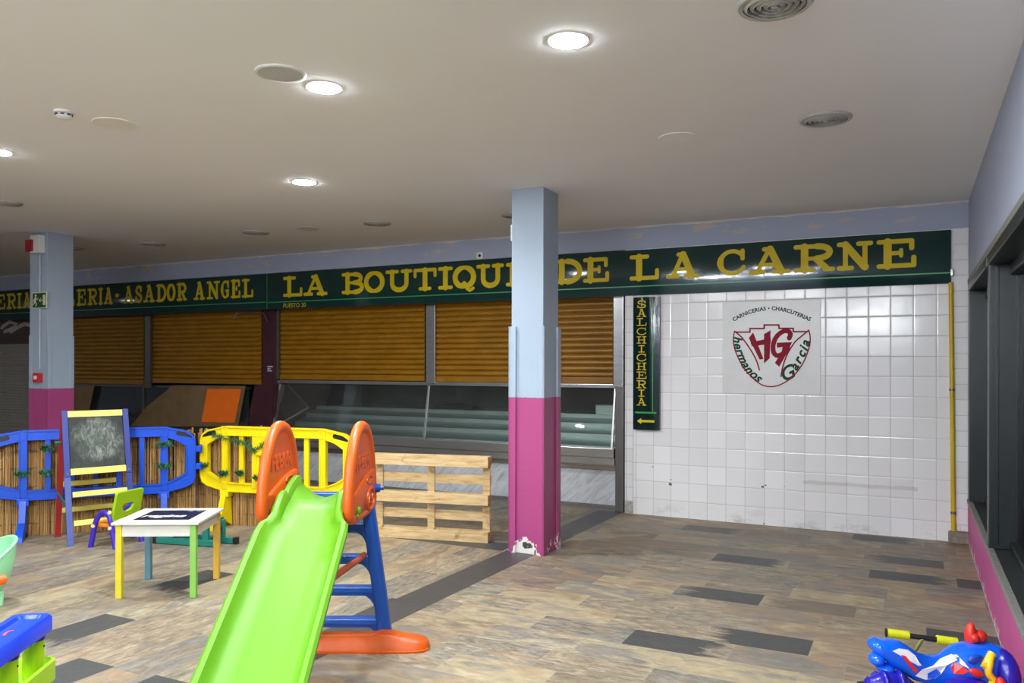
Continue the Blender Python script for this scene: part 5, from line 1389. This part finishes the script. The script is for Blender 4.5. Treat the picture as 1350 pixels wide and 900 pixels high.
# rear and front wheel covers, indigo
def wheel(px, py, r, nm):
    bm = BM(); c = Vector((mx(px), -.0, r))
    lathe(bm, [(0, -.05), (r * .5, -.055), (r * .9, -.05), (r, -.03), (r, .03), (r * .9, .05), (r * .5, .055), (0, .05)], c, 36, rot=Matrix.Rotation(PI / 2, 3, 'X'))
    for k in range(18):
        a = 2 * PI * k / 18; box(bm, c + Vector((r * math.cos(a), 0, r * math.sin(a))), (.012, .07, .03), Matrix.Rotation(-a, 4, 'Y'), .003)
    return obj(nm, bm, MD_, mo, smooth=True, angle=40)
wheel(1176, 0, .125, 'rear_wheel'); wheel(1312, 0, .13, 'front_wheel')
bm = BM(); ellip(bm, (mx(1167), -.075, mz(899)), (.105, .06, .07)); ellip(bm, (mx(1158), -.085, mz(893)), (.02, .055, .06)); ellip(bm, (mx(1178), -.085, mz(891)), (.02, .055, .055)); obj('rear_cover', bm, MD_, mo, smooth=True)
bm = BM(); ellip(bm, (mx(1258), -.12, mz(903)), (.13, .07, .085)); obj('side_cover', bm, MD_, mo, smooth=True)
bm = BM(); ellip(bm, (mx(1312), -.05, mz(884)), (.065, .10, .125)); obj('front_fairing', bm, MD_, mo, smooth=True)
bm = BM(); ellip(bm, (mx(1268), -.118, mz(856)), (.035, .012, .02), Matrix.Rotation(-.35, 3, 'Y')); obj('air_scoop', bm, plain('scoop_shadow_blue', (12, 60, 160), .4), mo, smooth=True)
# stickers following the side of the body
def sticker(pts, mat, nm, off=.002):
    bm = BM(); vs = []
    for px, py in pts:
        x = mx(px); z = mz(py, -.06)
        # side surface of the body at this x, z
        i = max(k for k in range(len(top) - 1) if mx(top[k][0]) <= x); f = (x - mx(top[i][0])) / (mx(top[i + 1][0]) - mx(top[i][0]))
        w = hwid[i] + (hwid[i + 1] - hwid[i]) * f; zt4 = mz(top[i][1], .02) + (mz(top[i + 1][1], .02) - mz(top[i][1], .02)) * f; zb4 = mz(bot[i], -.05) + (mz(bot[i + 1], -.05) - mz(bot[i], -.05)) * f
        s = max(-.98, min(.98, (z - (zt4 + zb4) / 2) / ((zt4 - zb4) / 2))); s = math.copysign(abs(s) ** (1 / .75), s); c = math.sqrt(max(0, 1 - s * s)) ** .75
        vs.append(bm.verts.new((x, -w * c - off - .005, z)))
    bm.faces.new(vs); bmesh.ops.triangulate(bm, faces=bm.faces); obj(nm, bm, mat, body)
SW = plain('sticker_white_gloss', (224, 226, 230), .3)
sticker([(1170, 858), (1179, 855), (1191, 857), (1200, 864), (1203, 871), (1207, 876), (1202, 876), (1195, 872)], SW, 'sticker'); sticker([(1180, 862), (1186, 863.5), (1192, 871), (1203, 884), (1199, 886), (1190, 876)], MR_, 'sticker', .004)
sticker([(1199, 890), (1207, 881), (1222, 877), (1236, 871), (1250, 864), (1252, 868), (1240, 876), (1232, 886), (1224, 893), (1212, 895)], SW, 'sticker'); sticker([(1214, 886), (1226, 880), (1231, 886), (1222, 893), (1214, 893)], MB_, 'sticker', .005)
sticker([(1243, 879), (1248, 871), (1256, 874), (1262, 879), (1256, 884), (1246, 885)], MR_, 'sticker', .004); sticker([(1247, 866), (1254, 863), (1259, 870), (1263, 876), (1256, 873)], SW, 'sticker')
bm = BM(); ellip(bm, (mx(1268), -.125, mz(883, -.1)), (.034, .014, .018), Matrix.Rotation(.35, 3, 'Y')); obj('red_vent', bm, MR_, mo, smooth=True)
bm = BM(); tube(bm, smooth_path([(mx(1293), -.09, mz(852)), (mx(1286), -.115, mz(862)), (mx(1284), -.12, mz(873)), (mx(1290), -.12, mz(882)), (mx(1288), -.115, mz(892)), (mx(1300), -.10, mz(899))], 6), [.014] * 5 + [.016] * 26, 10)
for a_, b__, r_ in (((1280, 868), (1294, 851), .018),): tube(bm, [(mx(a_[0]), -.112, mz(a_[1])), (mx(b__[0]), -.085, mz(b__[1]))], r_, 10)
ellip(bm, (mx(1302), -.10, mz(900)), (.035, .03, .022)); obj('yellow_handlebar', bm, MY_, mo, smooth=True)
bm = BM(); ellip(bm, (mx(1296), -.135, mz(886)), (.024, .025, .036)); obj('red_knob', bm, MR_, mo, smooth=True)
bm = BM(); tube(bm, smooth_path([(mx(1285), .03, mz(846)), (mx(1283), .03, mz(836)), (mx(1284.5), .03, mz(827)), (mx(1287), .03, mz(825))], 4), [.03, .03, .028, .027, .026, .024, .022, .020, .018, .016, .014, .012, .008], 12); ellip(bm, (mx(1295), .03, mz(840)), (.032, .03, .03)); ellip(bm, (mx(1286), .02, mz(841)), (.026, .028, .025)); obj('red_horn', bm, MR_, mo, smooth=True)
bm = BM(); ellip(bm, (mx(1334), -.06, mz(891)), (.018, .02, .025)); obj('side_lamp', bm, STEEL, mo, smooth=True)
# scooter behind
A_ = at(1167.5, 833.5, 4.05); B_ = at(1262.5, 846.5, 3.97); mid = (A_ + B_) / 2
sc_ = thing('toy_scooter', 'toy scooter with black handlebar and yellow grips behind the blue motorbike', 'toy scooter', (mid.x, mid.y, 0), YAW)
iv = Matrix.Rotation(-YAW, 3, 'Z')
lA, lB = iv @ (A_ - Vector((mid.x, mid.y, 0))), iv @ (B_ - Vector((mid.x, mid.y, 0)))
bm = BM(); tube(bm, [lA, lB], .013, 12); obj('handlebar', bm, BLACKM, sc_, smooth=True)
GR = plain('grip_lime_yellow', (206, 206, 22), .45, var=.08)
for t0, t1 in ((.015, .33), (.71, .995)):
    bm = BM(); n_ = 10; tube(bm, [lA.lerp(lB, t0 + (t1 - t0) * k / n_) for k in range(n_ + 1)], [.021 + (.0012 if k % 2 else 0) for k in range(n_ + 1)], 14); g_ = tag(obj('grip', bm, GR, sc_, smooth=True), 'yellow ribbed grip')
bm = BM(); tube(bm, [lA, lA.lerp(lB, .017)], .0225, 14); obj('end_cap', bm, BLACKM, sc_, smooth=True)
lm = lA.lerp(lB, .52)
bm = BM(); tube(bm, [lm, lm + Vector((-.05, .0, -.08)), Vector((lm.x - .09, lm.y + .02, .07))], .012, 10); obj('stem', bm, plain('stem_grey', (120, 122, 60), .4), sc_, smooth=True)
bm = BM(); bx(bm, lm.x - .30, lm.x - .06, lm.y - .03, lm.y + .07, .05, .075, .008); obj('deck', bm, BLACKM, sc_)
for x in (-.07, -.29):
    bm = BM(); lathe(bm, [(0, -.012), (.03, -.014), (.045, -.010), (.045, .010), (.03, .014), (0, .012)], (lm.x + x, lm.y + .02, .045), 20, rot=Matrix.Rotation(PI / 2, 3, 'X')); obj('wheel', bm, BLACKM, sc_, smooth=True)

# ================================================================== CAMERA AND VIEW
cam = bpy.data.cameras.new('camera'); co = bpy.data.objects.new('camera', cam); COL.objects.link(co)
co.matrix_world = Matrix.Translation((0, 0, H)) @ Matrix.Rotation(YAW, 4, 'Z') @ Matrix.Rotation(PI / 2, 4, 'X') @ Matrix.Rotation(K, 4, 'Z')
cam.sensor_width = 36; cam.lens = F / 1350 * 36; cam.shift_y = (HY - 450) / 1350; cam.clip_start = .05; cam.clip_end = 100
SC.camera = co
vs = SC.view_settings; vs.view_transform = 'Standard'; vs.look = 'None'; vs.gamma = 1; vs.exposure = 0; vs.use_curve_mapping = False
cy = SC.cycles; cy.use_denoising = True; cy.max_bounces = 8; cy.diffuse_bounces = 5; cy.glossy_bounces = 4; cy.transparent_max_bounces = 12; cy.sample_clamp_indirect = 6; cy.caustics_reflective = False; cy.caustics_refractive = False
